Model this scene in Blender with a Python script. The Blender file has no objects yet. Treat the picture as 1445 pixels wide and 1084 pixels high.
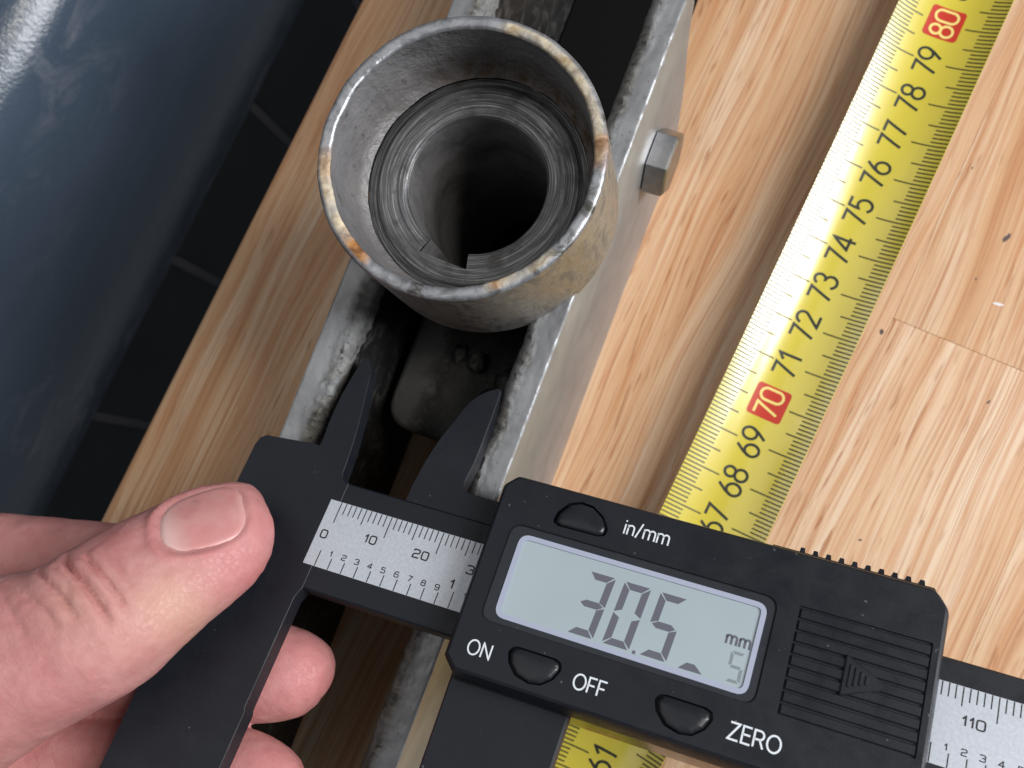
import bpy, bmesh, math, random
import numpy as np
from mathutils import Vector, Matrix, noise
from mathutils.bvhtree import BVHTree
from mathutils.geometry import tessellate_polygon

random.seed(7)
S = 0.001                      # all shapes below are written in millimetres
scn = bpy.context.scene
col = scn.collection

# ------------------------------------------------------------------ camera
cam_d = bpy.data.cameras.new('camera')
cam = bpy.data.objects.new('camera', cam_d)
col.objects.link(cam)
cam_d.sensor_width = 36.0
cam_d.lens = 36.0 * 1350.0 / 1445.0
cam_d.clip_start = 0.005
cam_d.clip_end = 20.0
CX = Vector((0.98519, 0.0, -0.17149)); CY = Vector((0.02488, 0.98941, 0.14296)); CZ = Vector((0.16967, -0.14511, 0.97476))
cam.matrix_world = Matrix(((CX.x, CY.x, CZ.x, 0.0), (CX.y, CY.y, CZ.y, 0.0), (CX.z, CY.z, CZ.z, 0.226), (0, 0, 0, 1)))
cam_d.dof.use_dof = True
cam_d.dof.focus_distance = 0.160
cam_d.dof.aperture_fstop = 30.0
scn.camera = cam

# ------------------------------------------------------------------ light
world = bpy.data.worlds.new('World'); scn.world = world; world.use_nodes = True
bg = world.node_tree.nodes['Background']
bg.inputs['Color'].default_value = (0.84, 0.92, 1.0, 1)
bg.inputs['Strength'].default_value = 0.145

def area(name, loc, target, sx, sy, power, color):
    L = bpy.data.lights.new(name, 'AREA'); L.shape = 'RECTANGLE'; L.size = sx; L.size_y = sy
    L.energy = power; L.color = color
    o = bpy.data.objects.new(name, L); col.objects.link(o)
    o.location = loc
    o.rotation_euler = (Vector(target) - Vector(loc)).to_track_quat('-Z', 'Y').to_euler()
    return o
area('lamp_light', (0.66, 0.10, 1.04), (0, 0.03, 0.0), 0.22, 0.22, 4.5, (1.0, 0.94, 0.86))
area('window_light', (1.00, 0.02, 0.72), (0, 0.03, 0.0), 0.44, 0.60, 23.0, (0.96, 0.98, 1.0))
area('fill_light', (-0.55, 0.35, 1.25), (-0.08, 0.03, 0.0), 1.2, 1.2, 4.2, (1.0, 0.97, 0.93))  # added fill panel, unseen, brightens the wood on the left

scn.view_settings.view_transform = 'Standard'
scn.view_settings.look = 'None'
scn.view_settings.exposure = -0.22
scn.view_settings.gamma = 1.0
scn.render.engine = 'CYCLES'
scn.cycles.use_denoising = True
scn.cycles.max_bounces = 8

# ------------------------------------------------------------------ frames
TH = math.radians(64.0)
E2 = (math.cos(TH), math.sin(TH)); G2 = (math.sin(TH), -math.cos(TH))
dl = math.hypot(0.36, 0.933); D2 = (0.36 / dl, 0.933 / dl); B2 = (D2[1], -D2[0])
TABLE_M = Matrix(((G2[0], E2[0], 0, 0), (G2[1], E2[1], 0, 0), (0, 0, 1, 0), (0, 0, 0, 1)))
BRACKET_M = Matrix(((B2[0], D2[0], 0, 0), (B2[1], D2[1], 0, 0), (0, 0, 1, 0), (0, 0, 0, 1)))
CO = Vector((-59.695, 3.871, 60.616)) * S
CU = Vector((0.961156, -0.265754, 0.074524)); CV = Vector((-0.275145, -0.901269, 0.334678)); CW = Vector((0.021776, 0.342183, 0.939381))
CALIPER_M = Matrix(((CU.x, -CV.x, CW.x, CO.x), (CU.y, -CV.y, CW.y, CO.y), (CU.z, -CV.z, CW.z, CO.z), (0, 0, 0, 1)))

# ------------------------------------------------------------------ object helpers
def empty(name, M, label=None, cat=None, kind=None, group=None):
    o = bpy.data.objects.new(name, None); col.objects.link(o); o.matrix_world = M
    o.empty_display_size = 0.01
    tag(o, label, cat, kind, group)
    return o

def tag(o, label=None, cat=None, kind=None, group=None):
    if label: o['label'] = label
    if cat: o['category'] = cat
    if kind: o['kind'] = kind
    if group: o['group'] = group
    return o

def build(name, verts, faces, mat, parent=None, angle=35.0, label=None):
    me = bpy.data.meshes.new(name)
    me.from_pydata([(v[0] * S, v[1] * S, v[2] * S) for v in verts], [], faces)
    bm = bmesh.new(); bm.from_mesh(me)
    bmesh.ops.recalc_face_normals(bm, faces=bm.faces)
    bm.to_mesh(me); bm.free()
    if angle:
        me.polygons.foreach_set('use_smooth', [True] * len(me.polygons))
        me.set_sharp_from_angle(angle=math.radians(angle))
    me.materials.append(mat)
    o = bpy.data.objects.new(name, me); col.objects.link(o)
    o.parent = parent
    if label: o['label'] = label
    return o

def add_attr(o, name, vals):
    a = o.data.attributes.new(name, 'FLOAT', 'POINT')
    a.data.foreach_set('value', [float(x) for x in vals])

class MB:
    def __init__(s): s.v = []; s.f = []
    def add(s, v, f):
        n = len(s.v); s.v += list(v); s.f += [tuple(i + n for i in q) for q in f]
    def box(s, x0, x1, y0, y1, z0, z1, ch=0.0):
        if ch <= 0:
            s.add([(x0, y0, z0), (x1, y0, z0), (x1, y1, z0), (x0, y1, z0), (x0, y0, z1), (x1, y0, z1), (x1, y1, z1), (x0, y1, z1)],
                  [(0, 3, 2, 1), (4, 5, 6, 7), (0, 1, 5, 4), (1, 2, 6, 5), (2, 3, 7, 6), (3, 0, 4, 7)])
        else:
            c = ch
            s.add([(x0, y0, z0), (x1, y0, z0), (x1, y1, z0), (x0, y1, z0),
                   (x0, y0, z1 - c), (x1, y0, z1 - c), (x1, y1, z1 - c), (x0, y1, z1 - c),
                   (x0 + c, y0 + c, z1), (x1 - c, y0 + c, z1), (x1 - c, y1 - c, z1), (x0 + c, y1 - c, z1)],
                  [(0, 3, 2, 1), (0, 1, 5, 4), (1, 2, 6, 5), (2, 3, 7, 6), (3, 0, 4, 7),
                   (4, 5, 9, 8), (5, 6, 10, 9), (6, 7, 11, 10), (7, 4, 8, 11), (8, 9, 10, 11)])
    def build(s, *a, **k): return build(a[0], s.v, s.f, *a[1:], **k)

def area2(p):
    return 0.5 * sum(p[i][0] * p[(i + 1) % len(p)][1] - p[(i + 1) % len(p)][0] * p[i][1] for i in range(len(p)))

def rounded(poly, r, n=5):
    """round the corners of a polygon; r a number or one number per corner"""
    out = []; m = len(poly)
    for i in range(m):
        ri = r[i] if isinstance(r, (list, tuple)) else r
        p = Vector(poly[i]); a = Vector(poly[i - 1]); b = Vector(poly[(i + 1) % m])
        da = (a - p); db = (b - p)
        if ri <= 0.001: out.append(tuple(p)); continue
        la, lb = da.length, db.length; da.normalize(); db.normalize()
        ang = da.angle(db); t = min(ri / max(math.tan(ang / 2), 1e-4), la * 0.49, lb * 0.49)
        q0 = p + da * t; q1 = p + db * t
        for k in range(n + 1):
            s_ = k / n
            out.append(tuple(q0 * (1 - s_) ** 2 + p * 2 * s_ * (1 - s_) + q1 * s_ ** 2))
    return out

def inset(poly, dist):
    """move a counter-clockwise outline inwards"""
    if abs(dist) < 1e-9: return list(poly)
    sgn = 1 if area2(poly) > 0 else -1
    out = []; m = len(poly)
    for i in range(m):
        p = Vector(poly[i]); a = Vector(poly[i - 1]); b = Vector(poly[(i + 1) % m])
        e0 = (p - a); e1 = (b - p)
        if e0.length < 1e-7: e0 = e1
        if e1.length < 1e-7: e1 = e0
        n0 = Vector((-e0.y, e0.x)).normalized() * sgn; n1 = Vector((-e1.y, e1.x)).normalized() * sgn
        mm = n0 + n1
        if mm.length < 1e-4: mm = n0
        mm.normalize(); k = max(mm.dot(n0), 0.35)
        out.append(tuple(p + mm * (dist / k)))
    return out

def plate(mb, poly, levels, holes=(), bottom=True):
    """stack of outlines (z, inset) from bottom to top; holes: (poly, depth) pockets in the top face"""
    if area2(poly) < 0: poly = poly[::-1]
    n = len(poly); V = []; F = []
    for (z, ins) in levels:
        V += [(x, y, z) for x, y in inset(poly, ins)]
    for L in range(len(levels) - 1):
        for i in range(n):
            j = (i + 1) % n
            F.append((L * n + i, L * n + j, (L + 1) * n + j, (L + 1) * n + i))
    def cap(idx_loops):
        pts = [[Vector((V[i][0], V[i][1], 0)) for i in lp] for lp in idx_loops]
        flat = [i for lp in idx_loops for i in lp]
        return [tuple(flat[k] for k in t) for t in tessellate_polygon(pts)]
    if bottom: F += cap([list(range(n))])
    top = (len(levels) - 1) * n
    loops = [list(range(top, top + n))]
    zt = levels[-1][0]
    for (hp, dep) in holes:
        if area2(hp) > 0: hp = hp[::-1]
        k = len(V); m = len(hp)
        V += [(x, y, zt) for x, y in hp]; V += [(x, y, zt - dep) for x, y in hp]
        for i in range(m):
            j = (i + 1) % m
            F.append((k + i, k + j, k + m + j, k + m + i))
        F += cap([list(range(k + m, k + 2 * m))])
        loops.append(list(range(k, k + m)))
    F += cap(loops)
    mb.add(V, F)

def smoothpath(pts, n=6):
    """Catmull-Rom through a list of tuples"""
    P = [Vector(p) for p in pts]; out = []
    for i in range(len(P) - 1):
        p0 = P[max(i - 1, 0)]; p1 = P[i]; p2 = P[i + 1]; p3 = P[min(i + 2, len(P) - 1)]
        for k in range(n):
            t = k / n
            out.append(tuple(0.5 * ((2 * p1) + (p2 - p0) * t + (2 * p0 - 5 * p1 + 4 * p2 - p3) * t * t + (3 * p1 - p0 - 3 * p2 + p3) * t ** 3)))
    out.append(tuple(P[-1])); return out

def lathe(profile, n=160, jit=None):
    """profile (r, z) around z; returns verts, faces (open ends)"""
    V = []; F = []
    for i in range(n):
        a = 2 * math.pi * i / n
        for k, (r, z) in enumerate(profile):
            rr, zz = jit(a, k, r, z) if jit else (r, z)
            V.append((rr * math.cos(a), rr * math.sin(a), zz))
    m = len(profile)
    for i in range(n):
        j = (i + 1) % n
        for k in range(m - 1):
            F.append((i * m + k, j * m + k, j * m + k + 1, i * m + k + 1))
    return V, F

def nz(x, y, z=0.0): return noise.noise(Vector((x, y, z)))

# ------------------------------------------------------------------ materials
class NT:
    def __init__(s, name):
        s.m = bpy.data.materials.new(name); s.m.use_nodes = True
        s.t = s.m.node_tree; s.b = s.t.nodes['Principled BSDF']
    def n(s, typ, **kw):
        nd = s.t.nodes.new(typ)
        for k, v in kw.items():
            if k == 'op': nd.operation = v
            elif hasattr(nd, k) and not k.startswith('i_'): setattr(nd, k, v)
        return nd
    def l(s, a, b): s.t.links.new(a, b)
    def put(s, sock, v):
        if isinstance(v, (int, float)): sock.default_value = v
        elif isinstance(v, (tuple, list)): sock.default_value = tuple(v) + ((1.0,) if len(v) == 3 and len(sock.default_value) == 4 else ())
        else: s.l(v, sock)
    def math(s, op, a, b=0.0, clamp=False):
        nd = s.n('ShaderNodeMath', op=op); nd.use_clamp = clamp
        s.put(nd.inputs[0], a); s.put(nd.inputs[1], b); return nd.outputs[0]
    def mix(s, f, a, b, blend='MIX'):
        nd = s.n('ShaderNodeMix'); nd.data_type = 'RGBA'; nd.blend_type = blend
        s.put(nd.inputs[0], f); s.put(nd.inputs[6], a); s.put(nd.inputs[7], b); return nd.outputs[2]
    def ramp(s, f, stops):
        nd = s.n('ShaderNodeValToRGB'); cr = nd.color_ramp
        while len(cr.elements) < len(stops): cr.elements.new(0.5)
        for e, (p, c) in zip(cr.elements, stops):
            e.position = p
            if isinstance(c, (int, float)): c = (c, c, c)
            e.color = tuple(c) + (1.0,)
        s.put(nd.inputs[0], f); return nd.outputs[0]
    def coords(s, scale=(1, 1, 1), offset=None):
        tc = s.n('ShaderNodeTexCoord'); mp = s.n('ShaderNodeMapping')
        s.l(tc.outputs['Object'], mp.inputs['Vector']); mp.inputs['Scale'].default_value = scale
        if offset is not None: s.put(mp.inputs['Location'], offset)
        return mp.outputs[0]
    def noise(s, vec, scale=1.0, detail=4.0, rough=0.55, dist=0.0):
        nd = s.n('ShaderNodeTexNoise'); s.l(vec, nd.inputs['Vector'])
        nd.inputs['Scale'].default_value = scale; nd.inputs['Detail'].default_value = detail
        nd.inputs['Roughness'].default_value = rough; nd.inputs['Distortion'].default_value = dist
        return nd.outputs['Fac']
    def attr(s, name):
        nd = s.n('ShaderNodeAttribute'); nd.attribute_name = name; return nd.outputs['Fac']
    def bump(s, h, strength=0.3, dist=0.0002):
        nd = s.n('ShaderNodeBump'); nd.inputs['Strength'].default_value = strength; nd.inputs['Distance'].default_value = dist
        s.l(h, nd.inputs['Height']); s.l(nd.outputs[0], s.b.inputs['Normal']); return nd
    def set(s, **kw):
        for k, v in kw.items(): s.put(s.b.inputs[k.replace('_', ' ')], v)
        return s.m

def plain(name, colr, rough=0.5, metal=0.0, spec=0.5):
    t = NT(name); t.set(Base_Color=colr, Roughness=rough, Metallic=metal, Specular_IOR_Level=spec); return t.m

def mat_wood():
    t = NT('pale_wood')
    oi = t.n('ShaderNodeObjectInfo')
    off = t.n('ShaderNodeCombineXYZ')
    r = oi.outputs['Random']
    t.put(off.inputs[0], t.math('MULTIPLY', r, 3.7)); t.put(off.inputs[1], t.math('MULTIPLY', r, 11.3)); t.put(off.inputs[2], t.math('MULTIPLY', r, 5.1))
    tc = t.n('ShaderNodeTexCoord'); add = t.n('ShaderNodeVectorMath'); add.operation = 'ADD'
    t.l(tc.outputs['Object'], add.inputs[0]); t.l(off.outputs[0], add.inputs[1])
    def co(sx, sy, sz):
        m = t.n('ShaderNodeVectorMath'); m.operation = 'MULTIPLY'; t.l(add.outputs[0], m.inputs[0]); m.inputs[1].default_value = (sx, sy, sz); return m.outputs[0]
    warp = t.noise(co(22, 7, 22), 1.0, 2.0)
    sp = t.n('ShaderNodeSeparateXYZ'); t.l(add.outputs[0], sp.inputs[0])
    xw = t.math('ADD', sp.outputs[0], t.math('MULTIPLY', t.math('SUBTRACT', warp, 0.5), 0.016))
    cb = t.n('ShaderNodeCombineXYZ'); t.l(xw, cb.inputs[0]); t.l(sp.outputs[1], cb.inputs[1]); t.l(sp.outputs[2], cb.inputs[2])
    def cw(sx, sy, sz):
        m = t.n('ShaderNodeVectorMath'); m.operation = 'MULTIPLY'; t.l(cb.outputs[0], m.inputs[0]); m.inputs[1].default_value = (sx, sy, sz); return m.outputs[0]
    broad = t.noise(cw(120, 5, 60), 1.0, 3.0, 0.6)
    mid = t.noise(cw(520, 14, 260), 1.0, 6.0, 0.68, 0.3)
    fine = t.noise(cw(1700, 15, 900), 1.0, 4.0, 0.62)
    pores = t.noise(cw(1000, 75, 500), 1.0, 2.0, 0.5)
    blot = t.noise(co(30, 14, 30), 1.0, 2.0)
    base = t.ramp(broad, [(0.30, (0.55, 0.305, 0.160)), (0.43, (0.64, 0.41, 0.245)), (0.55, (0.69, 0.48, 0.315)), (0.70, (0.76, 0.60, 0.45))])
    streak = t.ramp(mid, [(0.35, 1.0), (0.46, 0.40), (0.54, 0.0)])
    c = t.mix(t.math('MULTIPLY', streak, 0.72), base, (0.50, 0.215, 0.085))
    pale = t.ramp(mid, [(0.60, 0.0), (0.72, 1.0)])
    c = t.mix(t.math('MULTIPLY', pale, 0.75), c, (0.80, 0.68, 0.55))
    c = t.mix(t.math('MULTIPLY', t.ramp(fine, [(0.36, 1.0), (0.49, 0.0)]), 0.72), c, (0.43, 0.20, 0.10))
    pm = t.math('MULTIPLY', t.ramp(pores, [(0.62, 0.0), (0.68, 1.0)]), t.ramp(blot, [(0.42, 0.0), (0.6, 1.0)]))
    c = t.mix(t.math('MULTIPLY', pm, 0.7), c, (0.34, 0.13, 0.05))
    # each plank has its own tone
    tone = t.ramp(r, [(0.0, (0.93, 0.89, 0.84)), (0.35, (1.0, 0.98, 0.96)), (0.7, (1.0, 1.0, 1.0)), (1.0, (0.96, 0.93, 0.85))])
    c = t.mix(1.0, c, tone, 'MULTIPLY')
    h = t.math('ADD', t.math('MULTIPLY', fine, 0.7), t.math('MULTIPLY', mid, 0.3))
    t.bump(h, 0.25, 0.00015)
    rg = t.ramp(mid, [(0.3, 0.55), (0.7, 0.42)])
    return t.set(Base_Color=c, Roughness=rg, Specular_IOR_Level=0.3)

def mat_cut_steel():
    """flame cut top faces of the bracket: grey, pitted, dirty towards the inner lip"""
    t = NT('cut_steel')
    a = t.noise(t.coords((1, 0.55, 1)), 170, 5, 0.52, 0.5); b = t.noise(t.coords((0.25, 1, 1)), 900, 4, 0.6)
    sp = t.noise(t.coords((1, 1, 1)), 1300, 2, 0.5)
    d = t.attr('dirt')
    c = t.ramp(a, [(0.30, (0.19, 0.192, 0.20)), (0.5, (0.25, 0.255, 0.265)), (0.66, (0.31, 0.317, 0.33))])
    c = t.mix(t.math('MULTIPLY', t.ramp(sp, [(0.68, 0.0), (0.74, 1.0)]), 0.6), c, (0.06, 0.06, 0.06))
    dm = t.math('MULTIPLY', d, t.ramp(a, [(0.3, 1.0), (0.62, 0.45)]), clamp=True)
    dcol = t.mix(t.ramp(b, [(0.4, 0.0), (0.6, 1.0)]), (0.022, 0.021, 0.018), (0.14, 0.13, 0.105))
    c = t.mix(dm, c, dcol)
    crack = t.noise(t.coords((1, 0.7, 1)), 520, 4, 0.7, 1.5)
    c = t.mix(t.math('MULTIPLY', t.ramp(crack, [(0.36, 1.0), (0.44, 0.0)]), t.math('MULTIPLY', d, 0.9, clamp=True)), c, (0.03, 0.028, 0.025))
    t.bump(t.math('ADD', a, t.math('ADD', t.math('MULTIPLY', b, 0.35), t.math('MULTIPLY', crack, t.math('MULTIPLY', d, 0.9)))), 0.40, 0.0004)
    met = t.math('SUBTRACT', 0.45, t.math('MULTIPLY', dm, 0.45), clamp=True)
    rg = t.math('ADD', 0.42, t.math('MULTIPLY', d, 0.35), clamp=True)
    return t.set(Base_Color=c, Metallic=met, Roughness=rg)

def mat_brushed():
    t = NT('brushed_steel')
    g = t.noise(t.coords((300, 40, 1600)), 1.0, 4, 0.6)
    a = t.noise(t.coords(), 120, 4, 0.6)
    c = t.ramp(a, [(0.3, (0.33, 0.335, 0.35)), (0.7, (0.42, 0.425, 0.44))])
    t.bump(g, 0.10, 0.0001)
    return t.set(Base_Color=c, Metallic=0.8, Roughness=t.ramp(g, [(0.3, 0.42), (0.7, 0.54)]))

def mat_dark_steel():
    t = NT('shaded_oily_steel')  # oily steel, its near-black also carries the shade inside the bracket
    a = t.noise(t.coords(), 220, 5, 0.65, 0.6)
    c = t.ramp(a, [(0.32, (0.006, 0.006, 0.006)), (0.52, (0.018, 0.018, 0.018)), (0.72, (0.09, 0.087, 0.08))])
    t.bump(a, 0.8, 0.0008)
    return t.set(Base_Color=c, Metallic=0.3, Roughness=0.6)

def mat_pipe_out():
    t = NT('pipe_outside_steel')
    a = t.noise(t.coords((1, 1, 0.45)), 340, 6, 0.72, 0.5); b = t.noise(t.coords((1, 1, 1)), 600, 4, 0.6)
    c = t.ramp(b, [(0.3, (0.34, 0.325, 0.31)), (0.7, (0.49, 0.475, 0.45))])
    c = t.mix(t.ramp(a, [(0.48, 0.0), (0.62, 0.75)]), c, (0.19, 0.175, 0.16))
    t.bump(a, 0.35, 0.0004)
    return t.set(Base_Color=c, Metallic=0.85, Roughness=t.ramp(a, [(0.4, 0.33), (0.6, 0.6)]))

def mat_pipe_in():
    t = NT('pipe_inside_steel')
    a = t.noise(t.coords((1, 1, 1)), 330, 5, 0.65); b = t.noise(t.coords(), 90, 3)
    w = t.attr('rust')
    c = t.ramp(b, [(0.3, (0.15, 0.145, 0.15)), (0.7, (0.25, 0.24, 0.245))])
    c = t.mix(t.ramp(a, [(0.60, 0.0), (0.70, 0.7)]), c, (0.06, 0.055, 0.05))
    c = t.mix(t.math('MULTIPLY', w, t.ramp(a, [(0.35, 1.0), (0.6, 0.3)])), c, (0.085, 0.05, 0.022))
    t.bump(a, 0.9, 0.0007)
    return t.set(Base_Color=c, Metallic=0.35, Roughness=0.5)

def mat_rim():
    t = NT('pipe_rim_steel')
    a = t.noise(t.coords(), 420, 5, 0.65, 0.6); b = t.noise(t.coords(), 150, 3)
    cm = t.attr('cream'); rm = t.attr('rust'); dm = t.attr('dirt')
    c = t.ramp(a, [(0.3, (0.24, 0.245, 0.26)), (0.65, (0.42, 0.43, 0.46))])
    c = t.mix(t.math('MULTIPLY', dm, t.ramp(a, [(0.38, 1.0), (0.58, 0.15)])), c, (0.07, 0.068, 0.06))
    cf = t.math('MULTIPLY', cm, t.ramp(b, [(0.3, 0.55), (0.5, 1.0)]), clamp=True)
    c = t.mix(cf, c, t.mix(t.ramp(a, [(0.35, 0.0), (0.6, 1.0)]), (0.34, 0.25, 0.14), (0.66, 0.56, 0.39)))
    c = t.mix(t.math('MULTIPLY', rm, t.ramp(a, [(0.62, 1.0), (0.75, 0.4)]), clamp=True), c, t.mix(t.ramp(a, [(0.4, 0.0), (0.6, 1.0)]), (0.16, 0.06, 0.018), (0.46, 0.21, 0.06)))
    non = t.math('ADD', cf, rm, clamp=True)
    t.bump(t.math('ADD', a, t.math('MULTIPLY', non, 0.4)), 0.4, 0.0004)
    return t.set(Base_Color=c, Metallic=t.math('SUBTRACT', 0.7, non, clamp=True), Roughness=t.math('ADD', 0.40, t.math('MULTIPLY', non, 0.3), clamp=True))

def mat_ring():
    """turned steel: grooves run round, brightness varies with radius"""
    t = NT('turned_steel')
    tc = t.n('ShaderNodeTexCoord'); sp = t.n('ShaderNodeSeparateXYZ'); t.l(tc.outputs['Object'], sp.inputs[0])
    rr = t.math('SQRT', t.math('ADD', t.math('MULTIPLY', sp.outputs[0], sp.outputs[0]), t.math('MULTIPLY', sp.outputs[1], sp.outputs[1])))
    cb = t.n('ShaderNodeCombineXYZ'); t.l(t.math('MULTIPLY', rr, 3400), cb.inputs[0])
    t.l(t.math('MULTIPLY', sp.outputs[0], 70), cb.inputs[1]); t.l(t.math('MULTIPLY', sp.outputs[1], 70), cb.inputs[2])
    g = t.noise(cb.outputs[0], 1.0, 3, 0.6)
    cb2 = t.n('ShaderNodeCombineXYZ'); t.l(t.math('MULTIPLY', rr, 1100), cb2.inputs[0])
    t.l(t.math('MULTIPLY', sp.outputs[0], 110), cb2.inputs[1]); t.l(t.math('MULTIPLY', sp.outputs[1], 110), cb2.inputs[2])
    g2 = t.noise(cb2.outputs[0], 1.0, 3, 0.6)
    c = t.ramp(g, [(0.34, (0.10, 0.10, 0.105)), (0.5, (0.17, 0.172, 0.178)), (0.70, (0.42, 0.425, 0.43))])
    c = t.mix(t.ramp(g2, [(0.40, 0.55), (0.56, 0.0)]), c, (0.055, 0.057, 0.063))
    p1 = t.noise(t.coords(), 230, 5, 0.65)
    c = t.mix(t.ramp(p1, [(0.52, 0.0), (0.68, 0.7)]), c, (0.05, 0.045, 0.04))
    grim = t.ramp(rr, [(0.0185, 0.0), (0.0208, 0.85)])
    c = t.mix(t.math('MULTIPLY', grim, t.ramp(p1, [(0.3, 1.0), (0.7, 0.5)])), c, (0.035, 0.032, 0.03))
    t.bump(t.math('ADD', t.math('ADD', g, g2), t.math('MULTIPLY', p1, 0.8)), 0.45, 0.0004)
    return t.set(Base_Color=c, Metallic=0.65, Roughness=0.40)

def mat_plastic(name, c0, c1, rough, grain=0.25):
    t = NT(name)
    a = t.noise(t.coords(), 2600, 2, 0.5); b = t.noise(t.coords(), 60, 3, 0.6); sp = t.noise(t.coords(), 1100, 1, 0.4)
    c = t.mix(t.ramp(b, [(0.3, 0.0), (0.7, 1.0)]), c0, c1)
    c = t.mix(t.ramp(sp, [(0.79, 0.0), (0.81, 0.5)]), c, (0.16, 0.16, 0.16))     # dust specks
    t.bump(a, grain, 0.00006)
    return t.set(Base_Color=c, Roughness=t.ramp(t.noise(t.coords(), 170, 5, 0.65, 0.6), [(0.32, rough - 0.12), (0.68, rough + 0.10)]), Specular_IOR_Level=0.32)

def mat_scale():
    t = NT('silver_scale')
    a = t.noise(t.coords(), 1800, 3, 0.6); b = t.noise(t.coords(), 140, 4, 0.6)
    c = t.ramp(a, [(0.3, (0.47, 0.50, 0.56)), (0.7, (0.56, 0.595, 0.655))])
    c = t.mix(t.ramp(b, [(0.58, 0.0), (0.75, 0.45)]), c, (0.40, 0.42, 0.45))
    t.bump(a, 0.15, 0.00004)
    return t.set(Base_Color=c, Metallic=0.35, Roughness=0.42)

def mat_skin():
    t = NT('skin')
    red = t.attr('red'); yel = t.attr('pale')
    a = t.noise(t.coords(), 70, 4, 0.6); b = t.noise(t.coords(), 330, 4, 0.6); f = t.noise(t.coords((1, 1, 1)), 1400, 4, 0.7)
    c = t.ramp(a, [(0.3, (0.46, 0.195, 0.190)), (0.7, (0.57, 0.290, 0.272))])
    c = t.mix(t.math('MULTIPLY', t.ramp(b, [(0.35, 1.0), (0.6, 0.0)]), 0.50), c, (0.44, 0.165, 0.155))
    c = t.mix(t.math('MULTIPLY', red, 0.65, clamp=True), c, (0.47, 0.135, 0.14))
    c = t.mix(t.math('MULTIPLY', yel, 0.55, clamp=True), c, (0.56, 0.35, 0.25))
    vo = t.n('ShaderNodeTexVoronoi'); vo.feature = 'DISTANCE_TO_EDGE'
    wv = t.n('ShaderNodeVectorMath'); wv.operation = 'ADD'
    t.l(t.coords((1, 1, 1)), wv.inputs[0])
    nv = t.n('ShaderNodeTexNoise'); nv.inputs['Scale'].default_value = 500; sc = t.n('ShaderNodeVectorMath'); sc.operation = 'SCALE'
    t.l(nv.outputs['Color'], sc.inputs[0]); sc.inputs['Scale'].default_value = 0.0012; t.l(sc.outputs[0], wv.inputs[1])
    t.l(wv.outputs[0], vo.inputs['Vector']); vo.inputs['Scale'].default_value = 1100
    ve = t.ramp(vo.outputs['Distance'], [(0.0, 0.0), (0.12, 1.0)])
    h = t.math('ADD', t.math('MULTIPLY', ve, 0.10), t.math('ADD', t.math('MULTIPLY', b, 0.45), t.math('MULTIPLY', f, 0.30)))
    vr = t.n('ShaderNodeVectorRotate'); vr.rotation_type = 'Z_AXIS'; vr.inputs['Angle'].default_value = math.radians(-56)
    t.l(t.coords(), vr.inputs['Vector'])
    vm = t.n('ShaderNodeVectorMath'); vm.operation = 'MULTIPLY'; t.l(vr.outputs[0], vm.inputs[0]); vm.inputs[1].default_value = (950, 190, 500)
    h = t.math('ADD', h, t.math('MULTIPLY', t.noise(vm.outputs[0], 1.0, 3, 0.6, 0.4), 0.55))
    t.bump(h, 0.5, 0.0004)
    return t.set(Base_Color=c, Roughness=t.ramp(b, [(0.3, 0.44), (0.7, 0.56)]), Specular_IOR_Level=0.42,
                 Subsurface_Weight=0.16, Subsurface_Radius=(1.0, 0.32, 0.18), Subsurface_Scale=0.0026)

def mat_nail():
    t = NT('fingernail')
    v = t.attr('lunula'); e = t.attr('edge')
    a = t.noise(t.coords((1, 1, 1)), 260, 3, 0.6)
    c = t.mix(t.ramp(a, [(0.3, 0.0), (0.7, 1.0)]), (0.53, 0.215, 0.21), (0.58, 0.29, 0.275))
    c = t.mix(t.math('MULTIPLY', v, 0.8, clamp=True), c, (0.66, 0.46, 0.44))
    c = t.mix(t.math('MULTIPLY', e, 0.18, clamp=True), c, (0.66, 0.44, 0.38))
    rid = t.n('ShaderNodeTexCoord')
    t.bump(a, 0.12, 0.0002)
    return t.set(Base_Color=c, Roughness=0.33, Specular_IOR_Level=0.5, Subsurface_Weight=0.25, Subsurface_Radius=(1.0, 0.35, 0.2), Subsurface_Scale=0.0015)

def mat_tape():
    t = NT('tape_yellow')
    a = t.noise(t.coords((1, 0.3, 1)), 70, 3, 0.6); f = t.noise(t.coords((1, 1, 1)), 2400, 2, 0.5)
    c = t.ramp(a, [(0.3, (0.58, 0.47, 0.040)), (0.7, (0.66, 0.545, 0.055))])
    t.bump(f, 0.22, 0.00008)
    return t.set(Base_Color=c, Roughness=0.30, Specular_IOR_Level=0.6, Coat_Weight=1.0, Coat_Roughness=0.17, Coat_IOR=1.65)

def mat_ledge():
    t = NT('scuffed_dark_blue')
    a = t.noise(t.coords((1, 0.35, 1)), 18, 4, 0.6); s1 = t.noise(t.coords((1, 0.6, 1)), 55, 7, 0.7, 1.0)
    f = t.noise(t.coords(), 800, 2)
    c = t.ramp(a, [(0.3, (0.034, 0.052, 0.080)), (0.7, (0.060, 0.084, 0.122))])
    m = t.math('MULTIPLY', t.ramp(s1, [(0.50, 0.0), (0.68, 1.0)]), t.ramp(t.noise(t.coords(), 9, 2), [(0.46, 0.0), (0.62, 1.0)]))
    c = t.mix(t.math('MULTIPLY', m, 0.75), c, (0.16, 0.165, 0.20))
    t.bump(t.math('ADD', f, t.math('MULTIPLY', s1, 2.0)), 0.15, 0.0005)
    return t.set(Base_Color=c, Roughness=t.ramp(s1, [(0.35, 0.14), (0.7, 0.30)]), Specular_IOR_Level=0.45)

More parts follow.
